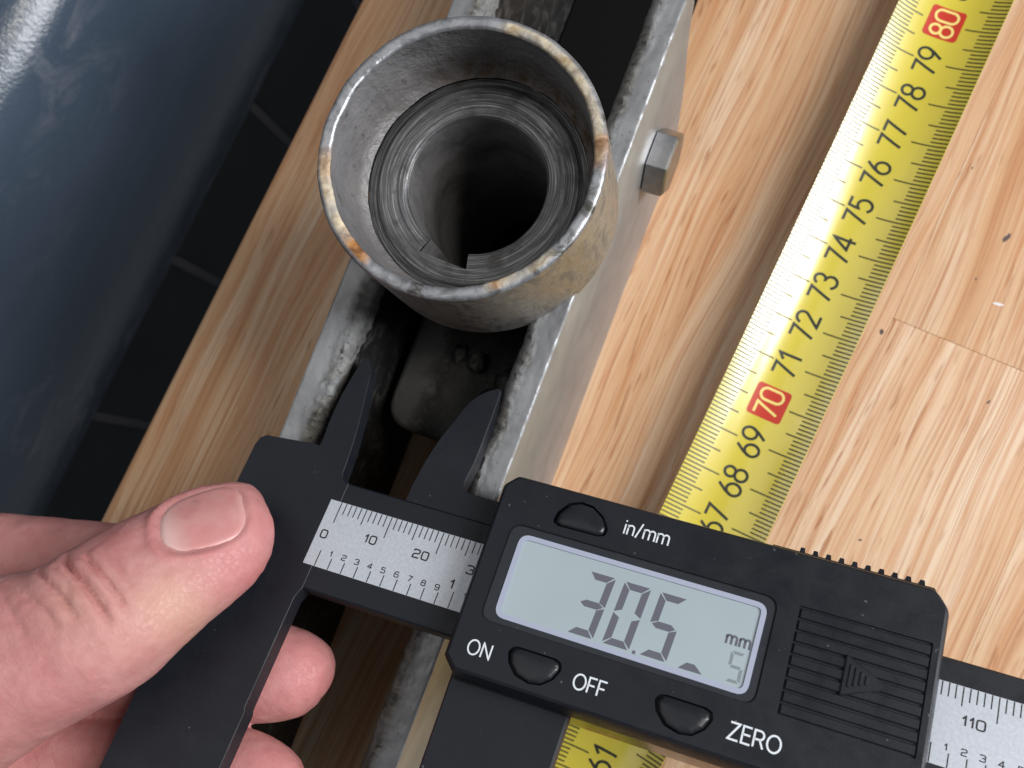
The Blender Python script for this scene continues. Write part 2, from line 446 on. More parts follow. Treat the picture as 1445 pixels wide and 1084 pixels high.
def mat_tile():
    t = NT('black_tile')
    a = t.noise(t.coords(), 40, 3)
    return t.set(Base_Color=t.ramp(a, [(0.3, (0.006, 0.007, 0.009)), (0.7, (0.012, 0.013, 0.016))]), Roughness=0.5, Specular_IOR_Level=0.25)

def mat_lcd():
    t = NT('lcd_glass')
    a = t.noise(t.coords(), 45, 2)
    c = t.ramp(a, [(0.3, (0.33, 0.395, 0.425)), (0.7, (0.36, 0.425, 0.455))])
    return t.set(Base_Color=c, Roughness=0.35, Specular_IOR_Level=0.35, Coat_Weight=0.35, Coat_Roughness=0.12)

M_WOOD = mat_wood(); M_CUT = mat_cut_steel(); M_BRUSH = mat_brushed(); M_DARK = mat_dark_steel()
M_POUT = mat_pipe_out(); M_PIN = mat_pipe_in(); M_RIM = mat_rim(); M_RING = mat_ring()
M_BLACK = mat_plastic('charcoal_plastic', (0.0080, 0.0095, 0.0138), (0.0105, 0.0125, 0.0178), 0.48)
M_BEZEL = mat_plastic('bezel_plastic', (0.021, 0.0235, 0.030), (0.025, 0.028, 0.035), 0.42)
M_SIDE = plain('glossy_black_plastic', (0.012, 0.012, 0.015), 0.22)
M_BUTTON = mat_plastic('button_rubber', (0.012, 0.013, 0.017), (0.016, 0.017, 0.021), 0.34, 0.1)
M_SCALE = mat_scale(); M_INK = plain('black_ink', (0.008, 0.008, 0.012), 0.5)
M_FRAME = plain('lavender_grey_frame', (0.36, 0.39, 0.50), 0.35)
M_LCD = mat_lcd(); M_SEG = plain('lcd_segment', (0.115, 0.115, 0.145), 0.4); M_SEGF = plain('lcd_segment_pale', (0.21, 0.24, 0.26), 0.4)
M_WHITE = plain('white_print', (0.70, 0.74, 0.80), 0.5)
M_TAPE = mat_tape(); M_TINK = plain('tape_ink', (0.022, 0.026, 0.020), 0.38); M_TINK2 = plain('tape_tick_ink', (0.055, 0.052, 0.012), 0.38)
M_RED = plain('tape_red', (0.50, 0.035, 0.018), 0.36); M_CREAM = plain('tape_cream_print', (0.80, 0.64, 0.20), 0.4); M_BACK = plain('tape_back', (0.30, 0.27, 0.10), 0.5)
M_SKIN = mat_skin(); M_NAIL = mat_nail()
M_LEDGE = mat_ledge(); M_TILE = mat_tile(); M_GROUT = plain('grey_grout', (0.065, 0.065, 0.08), 0.8)
M_BOLT = None
def mat_bore():
    t = NT('oily_bore')
    a = t.noise(t.coords(), 130, 5, 0.65, 0.5); f = t.noise(t.coords(), 700, 4, 0.6)
    t.bump(t.math('ADD', a, t.math('MULTIPLY', f, 0.4)), 0.3, 0.0004)
    return t.set(Base_Color=t.ramp(a, [(0.30, (0.10, 0.096, 0.096)), (0.5, (0.19, 0.183, 0.182)), (0.66, (0.24, 0.233, 0.232))]), Roughness=0.5, Metallic=0.2)
M_BORE = mat_bore()
M_SHADE = plain('shade_black', (0.004, 0.004, 0.004), 0.9, 0.0, 0.12)  # deep shade inside channel and hole, painted as a flat black
def mat_bolt():
    t = NT('zinc_bolt')
    a = t.noise(t.coords((1, 1, 1)), 300, 4); s1 = t.noise(t.coords((1, 1, 1)), 1200, 3)
    t.bump(s1, 0.2, 0.0001)
    return t.set(Base_Color=t.ramp(a, [(0.3, (0.30, 0.30, 0.305)), (0.7, (0.42, 0.42, 0.43))]), Metallic=1.0, Roughness=0.34)
M_BOLT = mat_bolt()

# ------------------------------------------------------------------ the setting: table top
ZT = -7.0     # top of the table; the tape blade arches a little above it
table = empty('table_top', TABLE_M @ Matrix.Translation((0, 0, ZT * S)), 'pale wooden table top of glued planks under the tools', 'table top', 'structure')
def plank(x0, x1, y0, y1, cl=0.06, cr=0.06):
    """one glued stave, top at z = 0, with slightly eased edges"""
    zt = 0.0; zb = -28.0
    prof = [(x0, zb), (x1, zb)]
    def corner(x, sgn, c):
        if c < 0.5: return [(x, zt - c), (x - sgn * c, zt)]
        return [(x - sgn * c * (1 - math.cos(a)), zt - c * (1 - math.sin(a))) for a in [math.radians(q) for q in range(0, 91, 15)]]
    prof += corner(x1, 1, cr)
    prof += corner(x0, -1, cl)[::-1]
    n = len(prof); c = 0.07
    V = []
    for y, ins in ((y0, c), (y0 + c, 0), (y1 - c, 0), (y1, c)):
        for (x, z) in prof: V.append((x, y, z - (ins if z > -1 else 0)))
    F = [tuple(range(n))[::-1], tuple(range(3 * n, 4 * n))]
    for k in range(3):
        for i in range(n): F.append((k * n + i, k * n + (i + 1) % n, (k + 1) * n + (i + 1) % n, (k + 1) * n + i))
    return build('plank', V, F, M_WOOD, table, 30)
seams = [-136.7, -107.8, -64.1, -20.0, 24.4, 68.5, 112.4, 156.2, 200.0]
cuts = {0: [190.0], 1: [-140.0], 2: [215.0], 3: [-150.0], 4: [65.4], 5: [-120.0], 6: [88.0], 7: [10.0]}
for i in range(len(seams) - 1):
    ys = [-330.0] + cuts[i] + [330.0]
    for k in range(len(ys) - 1):
        plank(seams[i] + (0 if i == 0 else 0.012), seams[i + 1] - 0.012, ys[k] + 0.03, ys[k + 1] - 0.03, 2.2 if i == 0 else 0.06)
# marks on the wood: dark dents and a chip
def mark(name, x, y, lx, ly, rot, mat, label):
    n = 14; P = []
    for k in range(n):
        a = 2 * math.pi * k / n; w = 0.75 + 0.35 * nz(math.cos(a) * 1.7 + x, math.sin(a) * 1.7 + y)
        u, v = lx * w * math.cos(a), ly * w * math.sin(a)
        P.append((x + u * math.cos(rot) - v * math.sin(rot), y + u * math.sin(rot) + v * math.cos(rot)))
    mb = MB(); plate(mb, P, [(-0.2, 0), (0.012, 0.02)])
    o = mb.build(name, mat, table, 30); o['label'] = label
M_DENT = plain('dark_dent', (0.085, 0.055, 0.05), 0.6); M_CHIP = plain('white_scuff', (0.70, 0.68, 0.70), 0.6)
mark('dent', 40.0, 93.3, 0.75, 1.9, -0.35, M_DENT, 'dark crescent dent in the wood')
mark('dent', 23.3, 61.4, 0.7, 0.9, 0.3, M_DENT, 'small dark dent in the wood')
mark('dent', 51.0, 55.7, 0.35, 0.8, -0.3, M_DENT, 'small dark dent in the wood')
mark('dent', 26.6, 106.2, 0.35, 0.4, 0.0, M_DENT, 'small dark dent in the wood')
mark('dent', 37.6, 81.4, 0.3, 0.45, 0.0, M_DENT, 'small dark dent in the wood')
mark('dent', 38.1, 14.6, 0.6, 0.35, 0.5, M_DENT, 'small dark dent in the wood')
mark('scuff', 44.3, 77.8, 1.6, 0.5, 0.15, M_CHIP, 'small white scuff on the wood')

# ------------------------------------------------------------------ the setting: black tiled wall and rounded ledge beyond the table edge
wall = empty('wall', TABLE_M @ Matrix.Translation((-0.250, 0, 0)), 'black tiled wall face below the rounded ledge', 'wall', 'structure')
mb = MB(); mb.box(-12, -1.2, -420, 560, -620, -120)
mb.build('grout', M_GROUT, wall)
for k in range(-5, 7):
    y0 = 9 + 78.3 * k
    for (z0, z1) in ((-410, -120), (-620, -414)):
        mb = MB(); mb.add([(-8, y0 + 2.2, z0), (-8, y0 + 76.1, z0), (-8, y0 + 76.1, z1), (-8, y0 + 2.2, z1),
                           (-1, y0 + 2.2, z0), (-1, y0 + 76.1, z0), (-1, y0 + 76.1, z1), (-1, y0 + 2.2, z1),
                           (0, y0 + 3.2, z0 + 1), (0, y0 + 75.1, z0 + 1), (0, y0 + 75.1, z1 - 1), (0, y0 + 3.2, z1 - 1)],
                          [(0, 1, 2, 3), (0, 1, 5, 4), (1, 2, 6, 5), (2, 3, 7, 6), (3, 0, 4, 7), (4, 5, 9, 8), (5, 6, 10, 9), (6, 7, 11, 10), (7, 4, 8, 11), (8, 9, 10, 11)])
        mb.build('tile', M_TILE, wall)
prof = []
R1 = 198.0; c1 = (-411.1, -42.7); R2 = 28.0        # broad face, tight shoulder, flat top
for k in range(0, 41):
    a = math.radians(-62 + k * 70 / 40.0); prof.append((c1[0] + R1 * math.cos(a), c1[1] + R1 * math.sin(a)))
c2 = (prof[-1][0] - R2 * math.cos(math.radians(8)), prof[-1][1] - R2 * math.sin(math.radians(8)))
for k in range(1, 25):
    a = math.radians(8 + k * 80 / 24.0); prof.append((c2[0] + R2 * math.cos(a), c2[1] + R2 * math.sin(a)))
prof += [(c2[0] - 60, c2[1] + R2 + 1.5), (c2[0] - 300, c2[1] + R2 + 2), (c2[0] - 300, -260), (prof[0][0], -260)]
V = []; F = []; ys = [-420 + 20 * k for k in range(50)]
for y in ys:
    for (x, z) in prof:
        V.append((x + 0.5 * nz(y * .02, z * .02, 3), y, z + 0.7 * nz(x * .015, y * .015, 8)))
n = len(prof)
for k in range(len(ys) - 1):
    for i in range(n): F.append((k * n + i, k * n + (i + 1) % n, (k + 1) * n + (i + 1) % n, (k + 1) * n + i))
F += [tuple(range(n))[::-1], tuple(range((len(ys) - 1) * n, len(ys) * n))]
ledge = build('rounded_ledge', V, F, M_LEDGE, None, 35)
ledge.matrix_world = TABLE_M
tag(ledge, 'big rounded dark blue ledge with pale scuffs beyond the table edge', 'ledge')

# ------------------------------------------------------------------ steel bracket with pipe socket
br = empty('steel_bracket', BRACKET_M, 'dirty steel channel bracket with a round pipe socket welded on top', 'bracket')
H = 52.0
def zlim(a):
    lo = np.interp(a, [84, 88.7, 91.5, 93.4, 94.6, 96.5, 98.5], [ZT, 4.7, 13.0, 21.0, 32, 40, 44])
    hi = np.interp(a, [88, 94.5, 97, 98.0, 98.5], [H, H - 0.3, H - 3, H - 6, 45])
    return float(lo), float(hi)
def side_wall(b0, b1, inner_hi, seed, rag):
    """b0 < b1; inner_hi: True when the inner lip is at b1 (left wall)"""
    far = 45 if inner_hi else 0
    As = list(np.arange(-95, 84 + far, 0.45)) + list(np.arange(84 + far, 98.6 + far, 0.4))
    V = []; F = []; dirt = []; T = 18
    for a in As:
        lo, hi = zlim(a if not inner_hi else a - 45)
        bo, bi = (b0, b1) if inner_hi else (b1, b0)
        sg = 1 if bi > bo else -1
        th = abs(b1 - b0)
        lip = 0.7 * nz(a * .16, seed, 1) + 0.7 * nz(a * .5, seed, 2) + 0.45 * nz(a * 1.3, seed, 4)
        rg_ = rag * (1.0 if a < 25 else 0.45)
        lip *= rg_
        ch = 1.9 + 0.9 * nz(a * .09, seed, 3) + 0.5 * nz(a * .7, seed, 9)
        ring = [(bo, lo, 0.0), (bo, hi - 0.7, 0.0), (bo + sg * 0.25, hi - 0.15, 0.0)]
        for k in range(T):
            s_ = k / (T - 1)
            x = bo + sg * (0.6 + (th - 0.6 - ch) * s_)
            z = hi + 0.10 * nz(a * .4, s_ * 3, seed) + 0.05 * nz(a * 1.5, s_ * 9, seed) + rg_ * max(0, s_ - 0.35) * (0.55 * nz(a * .55, s_ * 4.5, seed + 20) + 0.35 * nz(a * 1.4, s_ * 10, seed + 30))
            dd = max(0.0, (s_ - 0.55) / 0.45) ** 1.5 * (0.55 + 0.9 * (0.5 + nz(a * .13, seed, 5)))
            ring.append((x, z, min(1, dd)))
        ring.append((bi - sg * ch * 0.35 + lip * 0.5, hi - 0.45 * ch, 0.8))
        ring.append((bi + lip * 0.6, hi - 1.1 * ch, 1.0))
        ring.append((bi + lip * 0.25, hi - 2.6 * ch if hi - 2.6 * ch > lo else lo + 0.1, 1.0))
        ring.append((bi, lo, 1.0))
        for (x, z, dq) in ring: V.append((x, a, z)); dirt.append(dq)
    n = len(ring)
    for k in range(len(As) - 1):
        for i in range(n): F.append((k * n + i, k * n + (i + 1) % n, (k + 1) * n + (i + 1) % n, (k + 1) * n + i))
    F += [tuple(range(n)), tuple(range((len(As) - 1) * n, len(As) * n))[::-1]]
    o = build('side_wall', V, F, M_CUT, br, 40)
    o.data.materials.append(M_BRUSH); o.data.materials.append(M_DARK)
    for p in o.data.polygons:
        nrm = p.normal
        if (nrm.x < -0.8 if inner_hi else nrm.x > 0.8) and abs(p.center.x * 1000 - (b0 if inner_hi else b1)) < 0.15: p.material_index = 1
        elif (nrm.x > 0.8 if inner_hi else nrm.x < -0.8) and p.center.z < 42e-3: p.material_index = 2  # lower inner faces coloured dark for the shade between the walls
    add_attr(o, 'dirt', dirt)
    return o
side_wall(-77.2, -69.7, True, 3.3, 0.9)
side_wall(-39.0, -32.2, False, 8.1, 0.5)
# bottom web and inner lug
mb = MB(); mb.box(-69.6, -40.5, 20, 135, ZT, -1.0, 0.5); mb.build('bottom_web', M_SHADE, br)  # web painted black to stand for the unlit channel floor
def blob_plate(name, poly, z0, z1, mat, amp, seed):
    mb = MB(); plate(mb, poly, [(z0, 0), (z1 - 1.2, 0), (z1 - 0.4, 0.3), (z1, 1.2)])
    return mb.build(name, mat, br, 50)
def mat_lug():  # grey steel and grime, both darkened to include the interior shade
    t = NT('shaded_greasy_steel')
    a = t.noise(t.coords((1, 1, 0.5)), 240, 6, 0.7, 0.1)
    sp = t.n('ShaderNodeTexCoord'); sx = t.n('ShaderNodeSeparateXYZ'); t.l(sp.outputs['Object'], sx.inputs[0])
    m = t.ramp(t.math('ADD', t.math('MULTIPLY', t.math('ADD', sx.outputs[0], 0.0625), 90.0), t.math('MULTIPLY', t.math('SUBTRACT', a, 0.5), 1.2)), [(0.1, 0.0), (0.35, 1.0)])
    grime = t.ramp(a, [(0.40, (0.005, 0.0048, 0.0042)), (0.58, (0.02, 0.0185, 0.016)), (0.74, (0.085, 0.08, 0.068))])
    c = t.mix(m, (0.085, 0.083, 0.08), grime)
    t.bump(a, 0.5, 0.0007)
    return t.set(Base_Color=c, Metallic=0.2, Roughness=0.55)
blob_plate('inner_lug', rounded([(-67.3, 34), (-67.3, -2.0), (-42.5, -2.0), (-42.5, 34)], [1, 6.5, 2, 1]), 12.0, 27.0, mat_lug(), 0, 1)
# grease lumps inside
rg = random.Random(5)
for (x, y, z, r) in [(-56.0, 17.5, 27.8, 1.6), (-51.5, 17.0, 28.2, 1.9), (-43.5, 14.5, 29.5, 2.6), (-46.5, 10.0, 27.3, 2.2), (-49.5, 3.0, 26.9, 2.4), (-41.8, 4.0, 35.0, 2.0), (-45.0, 0.5, 26.5, 1.8)]:
    bm = bmesh.new(); bmesh.ops.create_icosphere(bm, subdivisions=3, radius=1.0)
    V = []
    for v in bm.verts:
        k = 1 + 0.35 * nz(v.co.x * 1.6 + x, v.co.y * 1.6 + y, v.co.z * 1.6)
        V.append((x + v.co.x * r * k, y + v.co.y * r * 1.2 * k, z + v.co.z * r * 0.6 * k))
    F = [tuple(q.index for q in f.verts) for f in bm.faces]; bm.free()
    build('grease_lump', V, F, M_DARK, br, 60)

# pipe socket: axis at b = PB, a = PA
PA, PB, RZ = 44.5, -54.7, 77.0
socket = bpy.data.objects.new('pipe_socket', None); col.objects.link(socket); socket.parent = br; socket.location = (PB * S, PA * S, 0); socket.empty_display_size = 0.01
def angdeg(a): return (math.degrees(a) + 180) % 360 - 180
def bumpf(x, c, w): return max(0.0, 1 - abs((x - c + 180) % 360 - 180) / w)
def jit(a, k, r, z):
    q = nz(math.cos(a) * 5, math.sin(a) * 5, 1.0) * 0.12 + nz(math.cos(a) * 22, math.sin(a) * 22, 2.0) * 0.07
    return r + q * (1 if k > 0 else 0), z + (nz(math.cos(a) * 6, math.sin(a) * 6, 7.0) * 0.15 + nz(math.cos(a) * 24, math.sin(a) * 24, 5) * 0.06 if z > 74 else 0)
RO = 25.0
V, F = lathe([(RO, 50.5), (RO + 0.05, 58), (RO, 66), (RO, RZ - 0.6)], 200)
o = build('pipe_wall', V, F, M_POUT, socket, 40)
# rim: outer bevel, top face, inner bevel
rp = [(RO, RZ - 0.62), (RO - 0.12, RZ - 0.22), (RO - 0.45, RZ), (RO - 1.0, RZ + 0.05), (RO - 1.4, RZ + 0.03), (RO - 1.9, RZ - 0.03), (RO - 2.2, RZ - 0.2), (RO - 2.35, RZ - 0.6)]
V, F = lathe(rp, 420, jit)
rim = build('rim', V, F, M_RIM, socket, 50)
cream = []; rust = []; dirt = []
for v in V:
    a = angdeg(math.atan2(v[1], v[0])); r = math.hypot(v[0], v[1])
    edge = np.interp(r, [RO - 2.8, RO - 2.3, RO - 0.9, RO - 0.45], [1, 1, 1, 0.0])
    n1 = nz(v[0] * .25, v[1] * .25, 3)
    def span(lo, hi, soft=6.0):
        d0 = (a - lo + 360) % 360; tot = (hi - lo + 360) % 360
        if d0 > tot: return 0.0
        return min(1, d0 / soft, (tot - d0) / soft)
    c = max(span(-165, -118) * edge, span(12, 96) * edge * (0.55 + 0.7 * n1 + 0.35), 0.55 * span(-60, -25) * edge)
    ru = max(span(-130, -108, 4) * edge, span(10, 27, 4) * (1 if r > RO - 2 else 0.5) * 0.6, span(-57, -50, 3) * 0.6 * edge, 0.35 * span(-168, -150, 4))
    cream.append(max(0, min(1, c * (1.1 + n1)))); rust.append(max(0, min(1, ru * (1.0 + 1.2 * n1)))); dirt.append(max(0, min(1, 0.55 + 1.3 * n1)) * max(span(-110, 60, 15), 0.3))
add_attr(rim, 'cream', cream); add_attr(rim, 'rust', rust); add_attr(rim, 'dirt', dirt)
# inside of the pipe
ip = [(RO - 2.35, RZ - 0.6), (RO - 2.5, RZ - 3), (RO - 2.6, RZ - 6), (RO - 2.8, RZ - 9), (RO - 3.0, RZ - 12), (RO - 3.5, RZ - 13.6), (RO - 4.4, RZ - 14.6)]
V, F = lathe(ip, 260, jit)
bore = build('pipe_bore', V, F, M_PIN, socket, 50)
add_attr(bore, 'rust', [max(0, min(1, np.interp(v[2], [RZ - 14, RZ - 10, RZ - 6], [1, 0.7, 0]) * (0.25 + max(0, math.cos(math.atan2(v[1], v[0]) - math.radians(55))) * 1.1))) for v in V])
# turned ring with the keyway
ZR = 62.4; N = 360; KN = 46
nth = math.radians(-93)
V = []; F = []
def rin(a):
    d_ = (a - nth + math.pi) % (2 * math.pi) - math.pi
    if abs(d_) < math.radians(17.5): return min(15.2 / math.cos(d_), 16.0)
    return 12.95
angs = sorted([2 * math.pi * i / N for i in range(N)] + [nth + math.radians(q) + (2 * math.pi) for q in (-17.6, -17.4, 17.4, 17.6)])
for a in angs:
    ri = rin(a)
    for k in range(KN):
        s_ = k / (KN - 1); r = ri + (RO - 4.3 - ri) * s_
        rabs = r
        z = ZR + 0.06 * nz(rabs * 1.7, 3.1, 0) + 0.04 * nz(rabs * 4.5, 1.3, math.cos(a)) + np.interp(rabs, [12.9, 13.4, 14.5, 18.5, 19.4, 20.8], [-0.5, -0.05, 0.1, 0, -0.5, -0.7])
        V.append((r * math.cos(a), r * math.sin(a), float(z)))
    V.append((ri, a, 0))
# keep only the grid, then drop the inner edge downwards as the bore of the ring
grid = [v for i, v in enumerate(V) if (i % (KN + 1)) != KN]
na = len(angs); V = grid; F = []
for i in range(na):
    j = (i + 1) % na
    for k in range(KN - 1): F.append((i * KN + k, j * KN + k, j * KN + k + 1, i * KN + k + 1))
ring = build('turned_ring', V, F, M_RING, socket, 60)
V2 = []; F2 = []
ZB = [ZR - 0.5, ZR - 3, ZR - 8, ZR - 14, ZR - 22, ZR - 32, ZR - 42, -2]
for i in range(na):
    a = angs[i]; ri = rin(a)
    for k, z in enumerate(ZB):
        rr = ri if k < 3 else (13.2 if ri < 14 else 13.4)
        V2.append((rr * math.cos(a), rr * math.sin(a), z))
m = len(ZB)
for i in range(na):
    j = (i + 1) % na
    for k in range(m - 1): F2.append((i * m + k, j * m + k, j * m + k + 1, i * m + k + 1))
V2.append((0, 0, -2)); c0 = len(V2) - 1
for i in range(na): F2.append((i * m + m - 1, ((i + 1) % na) * m + m - 1, c0))
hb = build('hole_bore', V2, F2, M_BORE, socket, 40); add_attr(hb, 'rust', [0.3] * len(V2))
hb.data.materials.append(M_SHADE)
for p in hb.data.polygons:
    if p.center.z < 5 * S: p.material_index = 1  # hole floor painted black as depth shade
# hub under the socket (outer sleeve, mostly in the dark)
V, F = lathe([(RO - 0.3, 50.6), (16.0, 50.2), (15.8, 30), (15.6, -1)], 80)
build('hub', V, F, M_DARK, socket, 40)
# hexagonal bolt on the outer face
bolt = bpy.data.objects.new('bolt', None); col.objects.link(bolt); bolt.parent = br; bolt.location = (-32.2 * S, 71.7 * S, 25.4 * S); bolt.empty_display_size = 0.01
hx = [(7.5 * math.cos(math.radians(60 * k)), 7.5 * math.sin(math.radians(60 * k))) for k in range(6)]   # in (a, z), flats up and down
def hexlev(x, r, rnd):
    out = []
    P = rounded([(p[0] * r, p[1] * r) for p in hx], rnd, 3)
    return [(x, p[0], p[1]) for p in P]
L = [hexlev(0.3, 0.985, 0.25), hexlev(0.45, 1, 0.25), hexlev(4.2, 1, 0.25), hexlev(4.75, 0.985, 0.5), hexlev(5.1, 0.9, 1.5)]
V = [p for l in L for p in l]; n = len(L[0]); F = []
for k in range(len(L) - 1):
    for i in range(n): F.append((k * n + i, k * n + (i + 1) % n, (k + 1) * n + (i + 1) % n, (k + 1) * n + i))
F += [tuple(range(n)), tuple(range((len(L) - 1) * n, len(L) * n))]
build('hex_head', V, F, M_BOLT, bolt, 25)
V, F = lathe([(3.9, 0.0), (3.9, 0.6)], 40); V = [(z, x, y) for (x, y, z) in V]
build('shank', V, F, M_BOLT, bolt)

# ------------------------------------------------------------------ stroke lettering (own monoline shapes, unit height)
def arc(cx, cy, rx, ry, a0, a1, n=12):
    return [(cx + rx * math.cos(math.radians(a0 + (a1 - a0) * k / n)), cy + ry * math.sin(math.radians(a0 + (a1 - a0) * k / n))) for k in range(n + 1)]
def rrect(w, y0, y1, r):
    return rounded([(0, y0), (w, y0), (w, y1), (0, y1)], r, 5)
ROUND = {   # narrow road-sign like numerals for the tape
 '0': (0.52, [(arc(.26, .74, .26, .26, 0, 180) + arc(.26, .26, .26, .26, 180, 360), True)]),
 '1': (0.40, [([(0.02, .74), (.27, 1.0), (.27, 0)], False)]),
 '2': (0.52, [(arc(.26, .74, .25, .26, 175, -35) + [(.02, .02), (.53, .02)], False)]),
 '3': (0.52, [(arc(.25, .76, .22, .24, 165, -80) + arc(.25, .27, .26, .27, 85, -165), False)]),
 '4': (0.55, [([(.40, 0), (.40, 1), (.0, .27), (.55, .27)], False)]),
 '5': (0.52, [([(.48, .98), (.08, .98), (.05, .53)] + arc(.25, .32, .27, .32, 130, -150), False)]),
 '6': (0.52, [(arc(.26, .31, .26, .31, 0, 360, 22)[:-1], True), ([(.02, .38), (.10, .62), (.34, 1.0)], False)]),
 '7': (0.50, [([(.0, .97), (.49, .97), (.16, 0)], False)]),
 '8': (0.52, [(arc(.26, .76, .22, .24, 0, 360, 20)[:-1], True), (arc(.26, .27, .26, .27, 0, 360, 20)[:-1], True)]),
 '9': (0.52, [(arc(.26, .69, .26, .31, 0, 360, 22)[:-1], True), ([(.50, .62), (.42, .38), (.18, 0)], False)]),
}
WIDE = {    # wide square numerals for the caliper scale
 '0': (0.80, [(rrect(.80, 0, 1, .26), True)]),
 '1': (0.36, [([(0, .68), (.30, 1.0), (.30, 0)], False)]),
 '2': (0.80, [(rounded([(.02, .78), (.02, 1), (.78, 1), (.78, .55), (.02, .42), (.02, 0), (.82, 0)], [0, .24, .24, .22, .2, 0, 0], 4), False)]),
 '3': (0.80, [(rounded([(.02, .84), (.02, 1), (.78, 1), (.78, .52), (.30, .52)], [0, .2, .24, .2, 0], 4), False), (rounded([(.30, .52), (.80, .52), (.80, 0), (.0, 0), (.0, .18)], [0, .2, .24, .2, 0], 4), False)]),
 '4': (0.84, [([(.60, 0), (.60, 1), (.0, .28), (.84, .28)], False)]),
 '5': (0.80, [(rounded([(.76, 1), (.06, 1), (.03, .58), (.78, .60), (.78, 0), (.0, 0), (.0, .17)], [0, .04, .1, .24, .24, .2, 0], 4), False)]),
 '6': (0.80, [(rounded([(.74, .84), (.74, 1), (.0, 1), (.0, 0), (.8, 0), (.8, .56), (.02, .56)], [0, .18, .26, .26, .24, .24, 0], 4), False)]),
 '7': (0.74, [([(.0, 1), (.74, 1), (.22, 0)], False)]),
 '8': (0.80, [(rounded([(.05, .53), (.75, .53), (.75, 1), (.05, 1)], .22, 4), True), (rounded([(0, 0), (.80, 0), (.80, .53), (0, .53)], .22, 4), True)]),
 '9': (0.80, [(rounded([(.06, .16), (.06, 0), (.80, 0), (.80, 1), (0, 1), (0, .44), (.78, .44)], [0, .18, .26, .26, .24, .24, 0], 4), False)]),
}
SANS = {
 'O': (0.80, [(arc(.40, .5, .40, .5, 0, 360, 32)[:-1], True)]),
 'N': (0.62, [([(0, 0), (0, 1), (.62, 0), (.62, 1)], False)]),
 'F': (0.48, [([(0, 0), (0, 1), (.50, 1)], False), ([(0, .5), (.43, .5)], False)]),
 'Z': (0.62, [([(.02, 1), (.60, 1), (.0, 0), (.63, 0)], False)]),
 'E': (0.50, [([(.53, 0), (0, 0), (0, 1), (.51, 1)], False), ([(0, .52), (.47, .52)], False)]),
 'R': (0.60, [([(0, 0), (0, 1)] + [(.30, 1)] + arc(.32, .74, .24, .26, 90, -90, 10) + [(0, .48)], False), ([(.34, .48), (.60, 0)], False)]),
 'i': (0.04, [([(.02, 0), (.02, .72)], False), ([(.02, .90), (.02, 1.0)], False)]),
 'n': (0.42, [([(0, 0), (0, .72)], False), ([(0, .45)] + arc(.21, .49, .21, .22, 180, 0, 10) + [(.42, 0)], False)]),
 'm': (0.78, [([(0, 0), (0, .72)], False), ([(0, .47)] + arc(.195, .51, .195, .20, 180, 0, 10) + [(.39, 0)], False), ([(.39, .47)] + arc(.585, .51, .195, .20, 180, 0, 10) + [(.78, 0)], False)]),
 '/': (0.32, [([(0, -.06), (.32, 1.04)], False)]),
}
def resample(pts, closed, step):
    P = [Vector(p) for p in pts]
    if closed: P.append(P[0])
    out = []
    for a, b in zip(P[:-1], P[1:]):
        L = (b - a).length
        if L < 1e-6: continue
        n = max(1, int(math.ceil(L / step)))
        for k in range(n): out.append(a + (b - a) * (k / n))
    if not closed: out.append(P[-1])
    return out
def ribbon(mb, pts, closed, w, fn):
    """flat stroke of width w through pts; fn maps (x, y) to a point in space"""
    P = pts; n = len(P); V = []
    for i in range(n):
        a = P[(i - 1) % n] if (closed or i > 0) else P[i]; b = P[(i + 1) % n] if (closed or i < n - 1) else P[i]
        p = P[i]
        d0 = (p - a) if (p - a).length > 1e-9 else (b - p); d1 = (b - p) if (b - p).length > 1e-9 else (p - a)
        d0 = d0.normalized(); d1 = d1.normalized()
        n0 = Vector((-d0.y, d0.x)); n1 = Vector((-d1.y, d1.x)); mm = n0 + n1
        if mm.length < 0.2: mm = n0
        mm.normalize(); k = w / 2 / max(mm.dot(n0), 0.55)
        for s_ in (1, -1): V.append(fn(p.x + mm.x * k * s_, p.y + mm.y * k * s_))
    F = []
    for i in range(n if closed else n - 1):
        j = (i + 1) % n; F.append((2 * i, 2 * i + 1, 2 * j + 1, 2 * j))
    mb.add(V, F)
def text(mb, s_, font, h, w, fn, gap=0.22, align='c'):
    """stroke text; fn takes local text coordinates in mm, origin at the centre (or left) of the line at mid height"""
    tot = sum(font[c][0] for c in s_) + gap * (len(s_) - 1)
    x = -tot / 2 if align == 'c' else 0.0
    for c in s_:
        cw, strokes = font[c]
        for pts, closed in strokes:
            q = [((p[0] + x) * h, (p[1] - 0.5) * h) for p in pts]
            ribbon(mb, resample(q, closed, max(h * 0.12, 0.12)), closed, w, fn)
        x += cw + gap

# ------------------------------------------------------------------ measuring tape
tape = empty('measuring_tape', TABLE_M, 'yellow steel tape measure blade with black centimetre numbers lying on the table', 'tape measure')
TG = 6.55; TR = 21.6; TZ = 0.35
def tp(s_, e_, off=0.0):
    """s_: arc length from the middle (mm, + to the right), e_: along"""
    a = s_ / TR; r = TR - off
    sway = 0.25 * math.sin(e_ * 0.02)
    drop = min(1.0, max(0.0, (-75 - e_) / 110.0, (e_ - 150) / 140.0))
    sink = (ZT + 0.6) * drop * drop * (3 - 2 * drop)
    return (TG + sway + r * math.sin(a), e_, TZ + sink + TR - r * math.cos(a))
def te(cm): return 133.3 - 9.93 * (80 - cm)
V = []; F = []; ns = 40; es = [-210 + 6 * k for k in range(90)]
for e_ in es:
    for k in range(ns + 1): V.append(tp(-12.5 + 25 * k / ns, e_, 0.0))
    for k in range(ns + 1): V.append(tp(12.5 - 25 * k / ns, e_, -0.16))
n = 2 * ns + 2
for k in range(len(es) - 1):
    for i in range(n): F.append((k * n + i, k * n + (i + 1) % n, (k + 1) * n + (i + 1) % n, (k + 1) * n + i))
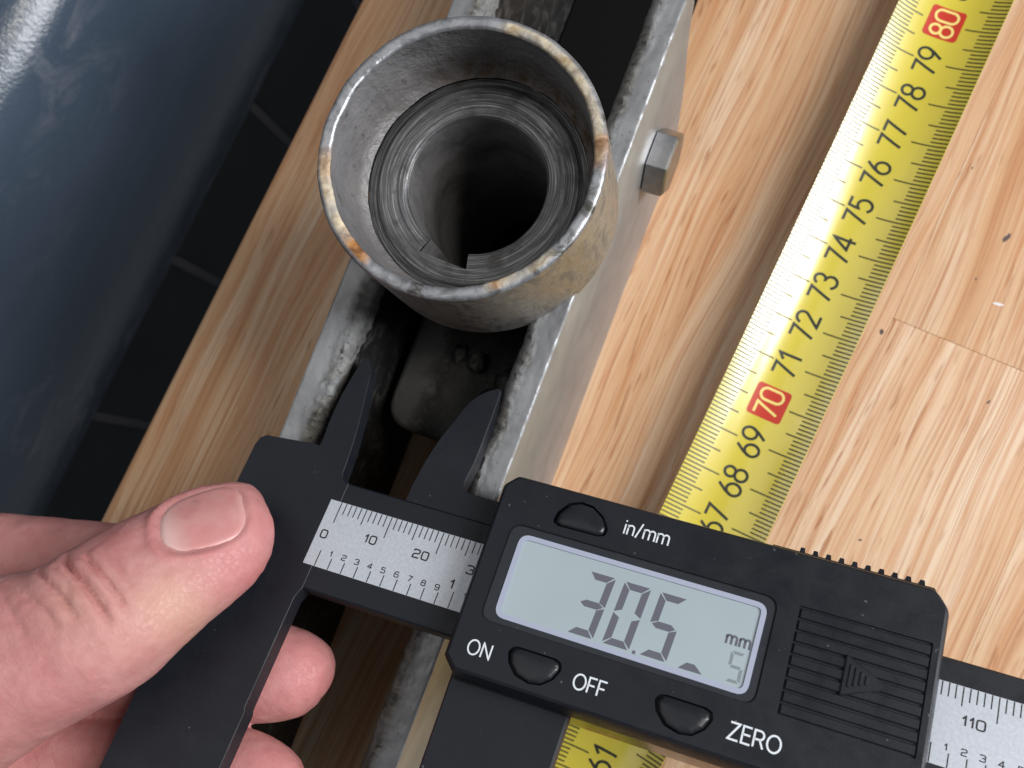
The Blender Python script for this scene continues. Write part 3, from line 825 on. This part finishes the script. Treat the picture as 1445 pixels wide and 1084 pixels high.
blade = build('blade', V, F, M_TAPE, tape, 40)
blade.data.materials.append(M_BACK)
for p in blade.data.polygons:
    if (p.index % n) > ns: p.material_index = 1
mt = MB(); mt2 = MB()
def tick(s0, s1, e_, w):
    V = []; k = 8
    for i in range(k + 1):
        s_ = s0 + (s1 - s0) * i / k
        V.append(tp(s_, e_ - w / 2, 0.018)); V.append(tp(s_, e_ + w / 2, 0.018))
    mt.add(V, [(2 * i, 2 * i + 1, 2 * i + 3, 2 * i + 2) for i in range(k)])
for mm in range(560, 860):
    e_ = te(mm / 10.0)
    if mm % 10 == 0:
        hid = 2.0 if mm % 100 == 0 else 0.0
        tick(-12.45, -3.4 - hid, e_, 0.36); tick(4.2 + hid * 0.3, 12.45, e_, 0.36)
    elif mm % 5 == 0: tick(-12.45, -5.4, e_, 0.36); tick(6.2, 12.45, e_, 0.36)
    else: tick(-12.45, -7.6, e_, 0.36); tick(8.3, 12.45, e_, 0.36)
mt.build('tick_marks', M_TINK2, tape, 0)
for cm in range(57, 86):
    e0 = te(cm); sc = -0.1
    fn = lambda x, y, o_=0.03: tp(sc - y, e0 + x, o_)
    nm = MB(); red = cm % 10 == 0
    text(nm, str(cm), ROUND, 5.3, 0.66 if not red else 0.60, (lambda x, y: fn(x, y, 0.045)) if red else fn, 0.16)
    if red:
        P = rounded([(-3.9, -4.1), (3.9, -4.1), (3.9, 4.1), (-3.9, 4.1)], 0.9, 4)
        bx = MB(); g_ = 12; V = []
        for i in range(g_ + 1):
            for j in range(g_ + 1):
                x = -3.9 + 7.8 * i / g_; y = -4.1 + 8.2 * j / g_
                dx = max(abs(x) - 3.1, 0); dy = max(abs(y) - 3.3, 0); l = math.hypot(dx, dy)
                if l > 0.8:
                    x = math.copysign(3.1 + dx * 0.8 / l, x); y = math.copysign(3.3 + dy * 0.8 / l, y)
                V.append(fn(x, y, 0.03))
        bx.add(V, [(i * (g_ + 1) + j, i * (g_ + 1) + j + 1, (i + 1) * (g_ + 1) + j + 1, (i + 1) * (g_ + 1) + j) for i in range(g_) for j in range(g_)])
        rb = bx.build('red_number_box', M_RED, tape, 30, label='red box printed round a tens number')
        nm.build('printed_number', M_CREAM, rb, 0)
    else:
        nm.build('printed_number', M_TINK, tape, 0)

# ------------------------------------------------------------------ digital caliper (x = u along the beam, y = -v, z = w out of the face)
cal = empty('digital_caliper', CALIPER_M, 'black plastic digital caliper with lit grey screen reading 30.5, jaws inside the bracket', 'caliper')
cal['label'] = 'black plastic digital caliper with a grey screen reading 30.5, jaws inside the bracket'
def P_(pts): return [(u, -v) for (u, v) in pts]
# beam
mb = MB(); plate(mb, P_([(-1.5, -3.8), (168, -3.8), (168, 16.5), (-1.5, 16.5)]), [(-3.6, 0), (-0.45, 0), (-0.1, 0.35)])
beam = mb.build('beam', M_BLACK, cal)
# fixed jaw: head with the inside blade above and the outside jaw below
fix = []
fix += [(-8.8, -9.2)] + smoothpath([(-9.3, -14), (-9.35, -19.5), (-8.9, -25), (-8.4, -28.6)], 4)
fix += [(-7.2, -28.9), (-6.0, -27.2)]
fix += smoothpath([(-5.76, -26.5), (-4.5, -20.5), (-3.3, -14.0), (-2.6, -8.5), (-2.35, -5.4)], 4)
fix += [(-2.0, -4.3), (-1.1, -3.75), (-0.4, -3.7), (-0.4, 16.4)]
fix += [(-0.7, 17.2), (-1.1, 18.4), (-1.1, 37.5), (-0.8, 38.2), (-0.8, 47), (-4.5, 66), (-14, 72), (-20.0, 66), (-20.4, 53), (-21.2, 10), (-21.4, -6.0), (-21.0, -7.6), (-20.0, -8.4), (-18.8, -8.5)]
fix += [(-10.2, -9.3)]
mb = MB(); plate(mb, P_(fix), [(-3.8, 0.05), (-0.12, 0.0), (0.0, 0.10)])
mb.build('fixed_jaw', M_BLACK, cal, 30)
# silver scale plate
mb = MB(); plate(mb, P_([(-2.25, 0.0), (160, 0.0), (160, 12.3), (-2.25, 12.3)]), [(-0.12, 0), (0.06, 0.0), (0.075, 0.02)])
scale = mb.build('scale_plate', M_SCALE, cal)
mk = MB(); ZS = 0.10
def mark_line(u, v0, v1, w):
    mk.add([(u - w / 2, -v0, ZS), (u + w / 2, -v0, ZS), (u + w / 2, -v1, ZS), (u - w / 2, -v1, ZS)], [(0, 1, 2, 3)])
for mm in range(0, 151):
    L = 4.0 if mm % 10 == 0 else (2.95 if mm % 5 == 0 else 2.15)
    mark_line(mm, 0.06, L, 0.17)
for k in range(0, 60):
    mark_line(k * 2.54, 9.35 if k % 10 == 0 else 10.2, 12.24, 0.17)
mk.build('scale_marks', M_INK, scale, 0)
nm = MB()
for cm in range(0, 150, 10):
    s_ = str(cm); uc = {0: -0.75, 10: 7.8, 20: 17.5, 30: 27.6}.get(cm, cm - 3.05); vc = 6.4 if cm == 0 else 4.95
    text(nm, s_, WIDE, 1.42, 0.25, lambda x, y: (uc + x, -vc + y, ZS), 0.34)
for k in [q for q in range(1, 60) if q % 10]:
    text(nm, str(k % 10), WIDE, 0.92, 0.165, lambda x, y: (k * 2.54 - 0.5 + x, -9.42 + y, ZS), 0.3)
for inch, k in [(q, q * 10) for q in (1, 2, 3, 5)]:
    text(nm, str(inch), WIDE, 1.5, 0.27, lambda x, y: (k * 2.54 - 0.8 + x, -8.15 + y, ZS), 0.3)
nm.build('scale_numbers', M_INK, scale, 0)
# sliding jaw: inside blade above the beam, outside jaw below
sj = [(11.0, -3.6)] + smoothpath([(11.0, -6.5), (11.6, -11.5), (12.5, -16.3), (13.5, -19.6), (15.2, -25.0), (17.0, -27.5), (18.4, -28.7)], 4)
sj += [(19.6, -29.4), (20.2, -29.0)] + smoothpath([(20.35, -27), (20.5, -22), (20.5, -14)], 3) + [(20.1, -10.2), (20.2, -9.0), (21.0, -8.2), (22.0, -8.1), (40, -8.1), (40, -3.6)]
mb = MB(); plate(mb, P_(sj), [(-3.7, 0.05), (-0.12, 0), (-0.02, 0.10)])
mb.build('sliding_blade', M_BLACK, cal, 30)
oj = [(29.6, 16.9), (50.0, 16.9), (49.6, 32), (47.5, 52), (41, 66), (34.5, 71), (30.2, 50), (29.9, 37)]
mb = MB(); plate(mb, P_(oj), [(-3.7, 0), (-0.9, 0), (-0.6, 0.3)])
mb.build('sliding_jaw', M_BLACK, cal, 30)
# slider housing with pockets for the screen, the buttons and the grip
def dshape(pts, r): return rounded(P_(pts), r, 6)
body = P_([(27.9, -10.2), (30.1, -12.6), (98.6, -12.6), (101.1, -9.6), (101.0, 20.5), (99.4, 22.3), (30.9, 22.6), (28.4, 20.2)])
body = rounded(body, [1.6, 1.6, 3.2, 3.2, 1.2, 1.0, 0.7, 0.7], 5)
bez = rounded(P_([(32.1, -3.75), (76.4, -3.75), (76.3, 13.25), (32.2, 13.25)]), 2.2, 6)
b_mm = rounded(P_([(38.5, -5.7), (38.8, -7.6), (40.2, -9.6), (42.2, -10.4), (44.4, -10.2), (46.6, -8.8), (47.8, -7.0), (47.7, -5.75), (46.5, -5.3), (39.6, -5.2)]), 0.9, 4)
def lowbtn(u0): return rounded(P_([(u0, 16.6), (u0 + 0.6, 15.7), (u0 + 1.6, 15.5), (u0 + 7.6, 15.5), (u0 + 8.7, 15.9), (u0 + 9.0, 17.0), (u0 + 8.2, 18.7), (u0 + 6.6, 20.1), (u0 + 4.6, 20.5), (u0 + 2.2, 19.9), (u0 + 0.6, 18.3)]), 0.8, 4)
b_on = lowbtn(38.5); b_zero = lowbtn(62.1)
grip = rounded(P_([(79.6, -3.6), (99.0, -3.6), (99.0, 13.4), (79.6, 13.4)]), 0.2, 2)
WT = 5.0
mb = MB(); plate(mb, body, [(-8.0, 0.4), (-7.6, 0), (0.8, 0.0), (3.9, 0.35), (4.75, 0.75), (WT, 1.15)],
                 holes=[(bez, 0.35), (b_mm, 1.3), (b_on, 1.3), (b_zero, 1.3), (grip, 0.45)])
hs = mb.build('housing', M_BLACK, cal, 25)
hs.data.materials.append(M_SIDE)
for p in hs.data.polygons:
    if abs(p.normal.z) < 0.06 and p.center.z < 1.2e-3: p.material_index = 1
# screen: bezel face, pale frame, glass
lw_o = rounded(P_([(34.15, -2.35), (75.1, -2.35), (74.9, 12.25), (34.3, 12.1)]), 1.9, 7)
lw_i = inset(lw_o if area2(lw_o) > 0 else lw_o[::-1], 0.85)
ring_b = rounded(P_([(32.35, -3.5), (76.15, -3.5), (76.05, 13.0), (32.45, 13.0)]), 2.0, 6)
def ringplate(outer, inner, z0, z1):
    if area2(outer) < 0: outer = outer[::-1]
    if area2(inner) > 0: inner = inner[::-1]
    V = []; F = []
    no, ni = len(outer), len(inner)
    V += [(x, y, z0) for x, y in outer] + [(x, y, z1) for x, y in outer] + [(x, y, z0) for x, y in inner] + [(x, y, z1) for x, y in inner]
    for i in range(no): F.append((i, (i + 1) % no, no + (i + 1) % no, no + i))
    b_ = 2 * no
    for i in range(ni): F.append((b_ + i, b_ + (i + 1) % ni, b_ + ni + (i + 1) % ni, b_ + ni + i))
    for oo, bb in ((0, b_), (no, b_ + ni)):
        pts = [[Vector((V[oo + i][0], V[oo + i][1], 0)) for i in range(no)], [Vector((V[bb + i][0], V[bb + i][1], 0)) for i in range(ni)]]
        flat = [oo + i for i in range(no)] + [bb + i for i in range(ni)]
        F += [tuple(flat[k] for k in t) for t in tessellate_polygon(pts)]
    return V, F
screen = empty('screen', Matrix.Identity(4)); screen.parent = cal; screen.matrix_parent_inverse = Matrix.Identity(4)
V, F = ringplate(ring_b, lw_o, 4.5, 4.78); build('bezel', V, F, M_BEZEL, screen, 30)
V, F = ringplate(inset(lw_o if area2(lw_o) > 0 else lw_o[::-1], 0.02), lw_i, 4.3, 4.88); build('screen_frame', V, F, M_FRAME, screen, 30)
mb = MB(); plate(mb, inset(lw_i, 0.02) if area2(lw_i) > 0 else inset(lw_i[::-1], 0.02), [(4.2, 0), (4.66, 0)]); build('glass', mb.v, mb.f, M_LCD, screen, 30)
ZG = 4.685
# seven segment digits, slightly slanted
def seg_digit(mb, u0, v0, w, h, on, t=1.12, slant=0.085):
    g_ = 0.10
    def fn(x, y): return (u0 + x + slant * (h - y) * 0.9, -(v0 + y), ZG)     # y grows downwards
    def poly(pts): mb.add([fn(*p) for p in pts], [tuple(range(len(pts)))])
    m = h / 2
    if 'a' in on: poly([(g_ * 2, 0), (w - g_ * 2, 0), (w - t - g_, t), (t + g_, t)])
    if 'd' in on: poly([(g_ * 2, h), (t + g_, h - t), (w - t - g_, h - t), (w - g_ * 2, h)])
    if 'g' in on: poly([(g_ * 2 + .1, m), (t, m - t / 2), (w - t, m - t / 2), (w - g_ * 2 - .1, m), (w - t, m + t / 2), (t, m + t / 2)])
    if 'f' in on: poly([(0, g_ * 2), (t, t + g_), (t, m - t / 2 - g_), (0, m - g_)])
    if 'e' in on: poly([(0, m + g_), (t, m + t / 2 + g_), (t, h - t - g_), (0, h - g_ * 2)])
    if 'b' in on: poly([(w, g_ * 2), (w, m - g_), (w - t, m - t / 2 - g_), (w - t, t + g_)])
    if 'c' in on: poly([(w, m + g_), (w, h - g_ * 2), (w - t, h - t - g_), (w - t, m + t / 2 + g_)])
gl = bpy.data.objects['glass']
for (u0, on) in ((46.3, 'abgcd'), (52.1, 'abcdef'), (58.0, 'afgcd')):
    d_ = MB(); seg_digit(d_, u0, 0.5, 4.3, 10.4, on); d_.build('screen_digit', M_SEG, gl, 0)
d_ = MB(); d_.add([(57.0, -10.6, ZG), (57.45, -10.6, ZG), (57.5, -11.15, ZG), (57.0, -11.15, ZG)], [(0, 1, 2, 3)]); d_.build('decimal_point', M_SEG, gl, 0)
d_ = MB(); d_.add([(64.2, -11.1, ZG), (65.3, -9.95, ZG), (66.5, -9.9, ZG), (67.9, -11.05, ZG)], [(0, 1, 2, 3)]); d_.build('screen_dash', M_SEG, gl, 0)
d_ = MB(); seg_digit(d_, 71.3, 6.1, 2.2, 4.7, 'afgcd', 0.46, 0.0); d_.build('screen_digit', M_SEGF, gl, 0, label='small pale digit at the corner of the screen')
d_ = MB(); text(d_, 'mm', SANS, 1.95, 0.36, lambda x, y: (71.95 + x, -4.35 + y, ZG), 0.26); d_.build('unit_mark', M_SEG, gl, 0)
# buttons
for bp in (b_mm, b_on, b_zero):
    q = bp if area2(bp) > 0 else bp[::-1]
    cx_ = sum(p[0] for p in q) / len(q); cy_ = sum(p[1] for p in q) / len(q); V = []; F = []; nq = len(q)
    lv = [(3.7, 0.90), (4.7, 0.90), (5.02, 0.86), (5.2, 0.76), (5.32, 0.55), (5.38, 0.3), (5.4, 0.05)]
    for (z, k) in lv: V += [(cx_ + (p[0] - cx_) * k, cy_ + (p[1] - cy_) * k, z) for p in q]
    for l_ in range(len(lv) - 1):
        for i in range(nq): F.append((l_ * nq + i, l_ * nq + (i + 1) % nq, (l_ + 1) * nq + (i + 1) % nq, (l_ + 1) * nq + i))
    F += [tuple(range(nq))[::-1], tuple(range((len(lv) - 1) * nq, len(lv) * nq))]
    build('button', V, F, M_BUTTON, cal, 50)
# lettering
ZL = WT + 0.015
for s_, uc, vc, h, lw, gp in (('in/mm', 54.05, -8.2, 2.35, 0.26, 0.20), ('ON', 34.1, 17.75, 2.3, 0.26, 0.22), ('OFF', 52.25, 17.75, 2.3, 0.27, 0.20), ('ZERO', 77.3, 17.55, 2.4, 0.29, 0.20)):
    mb = MB(); text(mb, s_, SANS, h, lw, lambda x, y: (uc + x * (1.0), -vc + y, ZL), gp)
    mb.build('lettering', M_WHITE, hs, 0, label='white printed word ' + s_)
# grip ribs and arrow
nr = 9; v0, v1 = -3.4, 13.2; pitch = (v1 - v0) / nr
for k in range(nr):
    a = v0 + pitch * k + 0.17; b = v0 + pitch * (k + 1) - 0.17
    mb = MB(); mb.box(79.85, 98.8, -b, -a, 4.4, 4.95, 0.14); mb.build('grip_rib', M_BLACK, cal, 25)
mb = MB(); plate(mb, rounded(P_([(87.4, 1.6), (94.4, 4.9), (87.4, 8.0)]), 0.2, 2), [(4.5, 0), (5.05, 0), (5.2, 0.2)])
arrow = mb.build('arrow_mark', M_BLACK, cal, 25)
for k in range(4):
    x = 88.2 + k * 0.8; hh = 2.3 - (x - 87.4) * 0.45
    mb = MB(); mb.box(x, x + 0.4, -4.85 - hh + .3, -4.85 + hh - .1, 5.1, 5.36, 0.08); mb.build('arrow_rib', M_BLACK, arrow, 25)
# toothed slide plate behind the housing
mb = MB(); plate(mb, rounded(P_([(73.8, -14.0), (99.0, -14.0), (100.2, -12.0), (100.2, -8), (72.6, -8), (72.6, -12.6)]), 0.5, 3), [(-4.5, 0), (-0.4, 0), (-0.1, 0.3)])
tpl = mb.build('slide_plate', M_BLACK, cal, 25)
for k in range(10):
    u = 78.45 + 2.07 * k
    mb = MB(); mb.add([(u - 0.5, 13.7, -4.2), (u + 0.5, 13.7, -4.2), (u + 0.5, 13.7, -0.3), (u - 0.5, 13.7, -0.3), (u - 0.33, 14.85, -4.0), (u + 0.33, 14.85, -4.0), (u + 0.33, 14.85, -0.6), (u - 0.33, 14.85, -0.6)],
                      [(0, 1, 2, 3), (4, 5, 6, 7), (0, 1, 5, 4), (1, 2, 6, 5), (2, 3, 7, 6), (3, 0, 4, 7)])
    mb.build('tooth', M_BLACK, tpl, 25)

# ------------------------------------------------------------------ hand (same local frame as the caliper it holds)
def loft(stations, n=40, power=2.2):
    """stations: (u, v, w, half width, half height, roll deg); closed tube with round ends"""
    st = stations; V = []; F = []
    C = [Vector((s_[0], -s_[1], s_[2])) for s_ in st]
    for i, s_ in enumerate(st):
        d_ = (C[min(i + 1, len(C) - 1)] - C[max(i - 1, 0)]).normalized()
        up = Vector((0, 0, 1)); x = d_.cross(up).normalized(); y = x.cross(d_).normalized()
        ro = math.radians(s_[5]); X = x * math.cos(ro) + y * math.sin(ro); Y = y * math.cos(ro) - x * math.sin(ro)
        for k in range(n):
            a = 2 * math.pi * k / n; ca, sa = math.cos(a), math.sin(a)
            q = (abs(ca) ** power + abs(sa) ** power) ** (-1 / power)
            p = C[i] + X * (s_[3] * q * ca) + Y * (s_[4] * q * sa); V.append(tuple(p))
    m = len(st)
    for i in range(m - 1):
        for k in range(n): F.append((i * n + k, i * n + (k + 1) % n, (i + 1) * n + (k + 1) % n, (i + 1) * n + k))
    F += [tuple(range(n))[::-1], tuple(range((m - 1) * n, m * n))]
    return V, F
def dense(st, n=5): return smoothpath(st, n)
def capped(st, lead=6):
    """round off the first station"""
    s0 = st[0]; s1 = st[1]
    return st
thumb = [(-8.0, 8.3, 6.2, 0.6, 0.5, -8), (-8.3, 8.6, 6.4, 4.0, 2.8, -8), (-9.1, 9.2, 6.6, 6.5, 4.5, -8), (-10.8, 10.5, 7.0, 8.6, 6.0, -8), (-13.4, 12.9, 7.4, 10.0, 6.9, -8), (-17.0, 17.6, 8.2, 11.2, 7.8, -8), (-21.6, 24.8, 9.6, 12.2, 9.0, -6),
         (-25.6, 32.6, 11.0, 12.9, 10.3, -4), (-31.0, 38.8, 11.2, 13.0, 10.6, -3), (-38.0, 44.2, 10.5, 14.6, 11.5, 0), (-50, 53.0, 7.5, 18, 14, 4), (-68, 66, 3, 24, 18, 6), (-90, 82, 0, 28, 20, 6)]
index = [(-15, 19.6, -12.4, .8, .8, 0), (-15.6, 19.7, -12.4, 4.2, 4.2, 0), (-18, 20.2, -12.4, 7, 7, 0), (-23, 21.2, -12.6, 8.2, 8.0, 0), (-33, 22.2, -13.0, 8.8, 8.6, 0), (-44, 22.4, -14, 9.3, 9.2, 0), (-58, 25.2, -14, 9.3, 9.2, 0), (-76, 30.5, -13, 10.5, 10.5, 0), (-98, 42, -8, 14, 13, 0)]
middle = [(6.3, 28.4, -12.2, .5, .5, 0), (5.9, 28.4, -12.2, 2.5, 2.3, 0), (4.7, 28.4, -12.1, 4.8, 4.4, 0), (2.2, 28.6, -12.1, 6.9, 6.2, 0), (-2, 29.4, -12.1, 8.3, 7.6, 0), (-7.5, 30.8, -12.3, 8.9, 8.3, 0), (-16, 33.2, -12.8, 9.2, 8.8, 0), (-32, 38.5, -14, 9.6, 9.2, 0), (-50, 46, -15, 10.4, 10, 0), (-72, 54, -12, 12, 12, 0), (-95, 66, -8, 14, 13, 0)]
ringf = [(10.0, 48.6, -12.6, .5, .5, 0), (9.5, 48.6, -12.6, 2.8, 2.4, 0), (8.0, 48.6, -12.6, 5.2, 4.6, 0), (5.2, 48.6, -12.6, 7.5, 6.6, 0), (1, 48.9, -12.7, 9.0, 8.0, 0), (-6, 50.0, -12.9, 9.5, 8.6, 0), (-18, 52.6, -13.4, 9.5, 9, 0), (-34, 57.6, -14.5, 10, 9.6, 0), (-55, 65, -14, 11, 11, 0), (-90, 82, -8, 13, 13, 0)]
palm = [(-42, 50, -9, 3, 3, 0), (-48, 54, -8, 13, 10, 0), (-62, 60, -6, 22, 15, 0), (-85, 72, -3, 30, 20, 0), (-110, 88, 0, 32, 22, 0), (-150, 112, 0, 28, 22, 0), (-190, 138, 0, 27, 23, 0)]
hmb = MB()
for st in (thumb, index, middle, ringf, palm):
    V, F = loft(dense(st, 5)); hmb.add(V, F)
raw = build('hand_rough', hmb.v, hmb.f, M_SKIN, None, 0)
rm = raw.modifiers.new('join', 'REMESH'); rm.mode = 'VOXEL'; rm.voxel_size = 0.5 * S; rm.adaptivity = 0.0
sm = raw.modifiers.new('soft', 'SMOOTH'); sm.factor = 0.5; sm.iterations = 6
dg = bpy.context.evaluated_depsgraph_get()
hm = bpy.data.meshes.new_from_object(raw.evaluated_get(dg))
hm.name = 'hand'
bpy.data.objects.remove(raw)
nv = len(hm.vertices)
co = np.empty(nv * 3); hm.vertices.foreach_get('co', co); co = co.reshape(-1, 3) / S
no = np.empty(nv * 3); hm.vertices.foreach_get('normal', no); no = no.reshape(-1, 3)
def seg_dist(P, pts):
    best = np.full(len(P), 1e9); tpar = np.zeros(len(P)); tot = len(pts) - 1
    for i in range(tot):
        a = np.array(pts[i]); b = np.array(pts[i + 1]); ab = b - a
        t = np.clip(((P - a) @ ab) / (ab @ ab), 0, 1); d_ = np.linalg.norm(P - (a + t[:, None] * ab), axis=1)
        m_ = d_ < best; best[m_] = d_[m_]; tpar[m_] = (i + t[m_]) / tot
    return best, tpar
uvp = np.stack([co[:, 0], -co[:, 1]], 1)
topm = np.clip((no[:, 2] - 0.05) / 0.4, 0, 1) * (co[:, 2] > 5)
disp = np.zeros(nv); red = np.zeros(nv); pale = np.zeros(nv)
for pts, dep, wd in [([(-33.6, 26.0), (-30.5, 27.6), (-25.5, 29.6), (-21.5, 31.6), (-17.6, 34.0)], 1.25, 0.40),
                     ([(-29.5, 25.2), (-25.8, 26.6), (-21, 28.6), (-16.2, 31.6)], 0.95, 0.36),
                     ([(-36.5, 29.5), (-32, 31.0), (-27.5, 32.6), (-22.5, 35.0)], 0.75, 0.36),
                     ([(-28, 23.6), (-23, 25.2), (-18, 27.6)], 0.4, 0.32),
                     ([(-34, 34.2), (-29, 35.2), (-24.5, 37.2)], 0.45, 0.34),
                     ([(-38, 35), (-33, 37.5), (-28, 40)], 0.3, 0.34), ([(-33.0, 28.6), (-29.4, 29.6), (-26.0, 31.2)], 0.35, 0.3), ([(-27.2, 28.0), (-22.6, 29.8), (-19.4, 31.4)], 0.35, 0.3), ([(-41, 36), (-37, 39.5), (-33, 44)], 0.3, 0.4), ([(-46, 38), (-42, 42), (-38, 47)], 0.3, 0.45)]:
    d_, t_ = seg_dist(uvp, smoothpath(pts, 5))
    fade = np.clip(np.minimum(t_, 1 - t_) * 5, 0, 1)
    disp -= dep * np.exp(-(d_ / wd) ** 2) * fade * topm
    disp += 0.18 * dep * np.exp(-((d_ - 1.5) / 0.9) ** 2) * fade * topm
    red += 0.5 * dep * np.exp(-(d_ / (wd * 1.3)) ** 2) * fade * topm  # crease shade put into the skin colour as a red tint
# nail bed
ND = np.array([0.745, -0.667]); NX = np.array([0.667, 0.745]); NC = np.array([-15.6, 12.9])
rel = uvp - NC; nl = rel @ ND; nw = rel @ NX
HL, HW = 7.2, 6.5
def nail_r(l, w): return (np.abs(l / HL) ** 2.8 + np.abs(w / HW) ** 2.8) ** (1 / 2.8)
q = nail_r(nl, nw)
tipm = (co[:, 2] > 8) * topm
disp -= 0.45 * np.clip((1.02 - q) / 0.10, 0, 1) * tipm
disp += 0.38 * np.exp(-((q - 1.13) / 0.09) ** 2) * tipm * np.clip((3.5 - nl) / 4, 0.15, 1)
red += 0.85 * np.exp(-((q - 1.12) / 0.16) ** 2) * tipm * np.clip((5 - nl) / 5, 0, 1) * 0.5
# wide colour zones
def zone(u, v, r, w=None): 
    d_ = np.hypot(uvp[:, 0] - u, uvp[:, 1] - v); return np.exp(-(d_ / r) ** 2)
up = (co[:, 2] > 0)
red += up * (0.65 * zone(-5.5, 19, 5) + 0.35 * zone(-6, 10, 4) + 0.45 * zone(-27, 22, 7) + 0.35 * zone(-40, 44, 12)) + (~up) * (0.45 * zone(4, 29, 5) + 0.4 * zone(7, 46, 6) + 0.15)
pale += up * (0.95 * zone(-12.5, 28, 5) + 0.5 * zone(-24.5, 33, 5) + 0.25 * zone(-16, 36, 4))
for i in range(nv):
    p = co[i]
    disp[i] += 0.22 * nz(p[0] * .2, p[1] * .2, p[2] * .2) + 0.07 * nz(p[0] * .7, p[1] * .7, p[2] * .7)
co2 = (co + no * disp[:, None]) * S
hm.vertices.foreach_set('co', co2.reshape(-1)); hm.update()
hm.polygons.foreach_set('use_smooth', [True] * len(hm.polygons))
hm.materials.clear(); hm.materials.append(M_SKIN)
hand = bpy.data.objects.new('hand', hm); col.objects.link(hand); hand.matrix_world = CALIPER_M
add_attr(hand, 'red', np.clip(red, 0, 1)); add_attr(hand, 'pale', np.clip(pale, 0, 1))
tag(hand, 'bare hand with thumb laid on the caliper jaw and fingertips curled behind it', 'hand')
# nail plate laid on the skin
bvh = BVHTree.FromPolygons([Vector(c / S) for c in co2], [tuple(p.vertices) for p in hm.polygons])
gn = 44; V = []; F = []; lun = []; edg = []
def nail_pt(s_, t_):
    k = max(abs(s_), abs(t_)); r_ = (abs(s_) ** 2.8 + abs(t_) ** 2.8) ** (1 / 2.8)
    f_ = k / r_ if r_ > 1e-6 else 1.0
    return s_ * f_ * HL, t_ * f_ * HW, k
for i in range(gn + 1):
    for j in range(gn + 1):
        l, w, k = nail_pt(-1 + 2 * i / gn, -1 + 2 * j / gn)
        p = NC + ND * l + NX * w
        hit = bvh.ray_cast(Vector((p[0], -p[1], 60)), Vector((0, 0, -1)))[0]
        z = hit.z if hit else 8.0
        V.append([p[0], -p[1], z, l, w, k])
# smooth nail height: fit a curved sheet through the hits
A = np.array([[1, v[3], v[4], v[3] ** 2, v[4] ** 2, v[3] * v[4], v[4] ** 4, v[3] ** 3] for v in V]); bz = np.array([v[2] for v in V])
cf = np.linalg.lstsq(A, bz, rcond=None)[0]; fit = A @ cf
VV = []
for v, z in zip(V, fit):
    lift = 0.14 if v[5] < 0.80 else 0.14 - ((v[5] - 0.80) / 0.20) ** 2 * 0.75
    VV.append((v[0], v[1], z + lift))
    lun.append(math.exp(-((v[3] + HL - 0.6 - 0.10 * v[4]) / 2.6) ** 2)); edg.append(max(0.0, min(1.0, (v[3] - (5.3 - 0.012 * v[4] ** 2)) / 0.5)))
for i in range(gn):
    for j in range(gn): F.append((i * (gn + 1) + j, (i + 1) * (gn + 1) + j, (i + 1) * (gn + 1) + j + 1, i * (gn + 1) + j + 1))
nail = build('fingernail', VV, F, M_NAIL, hand, 60)
add_attr(nail, 'lunula', lun); add_attr(nail, 'edge', edg)
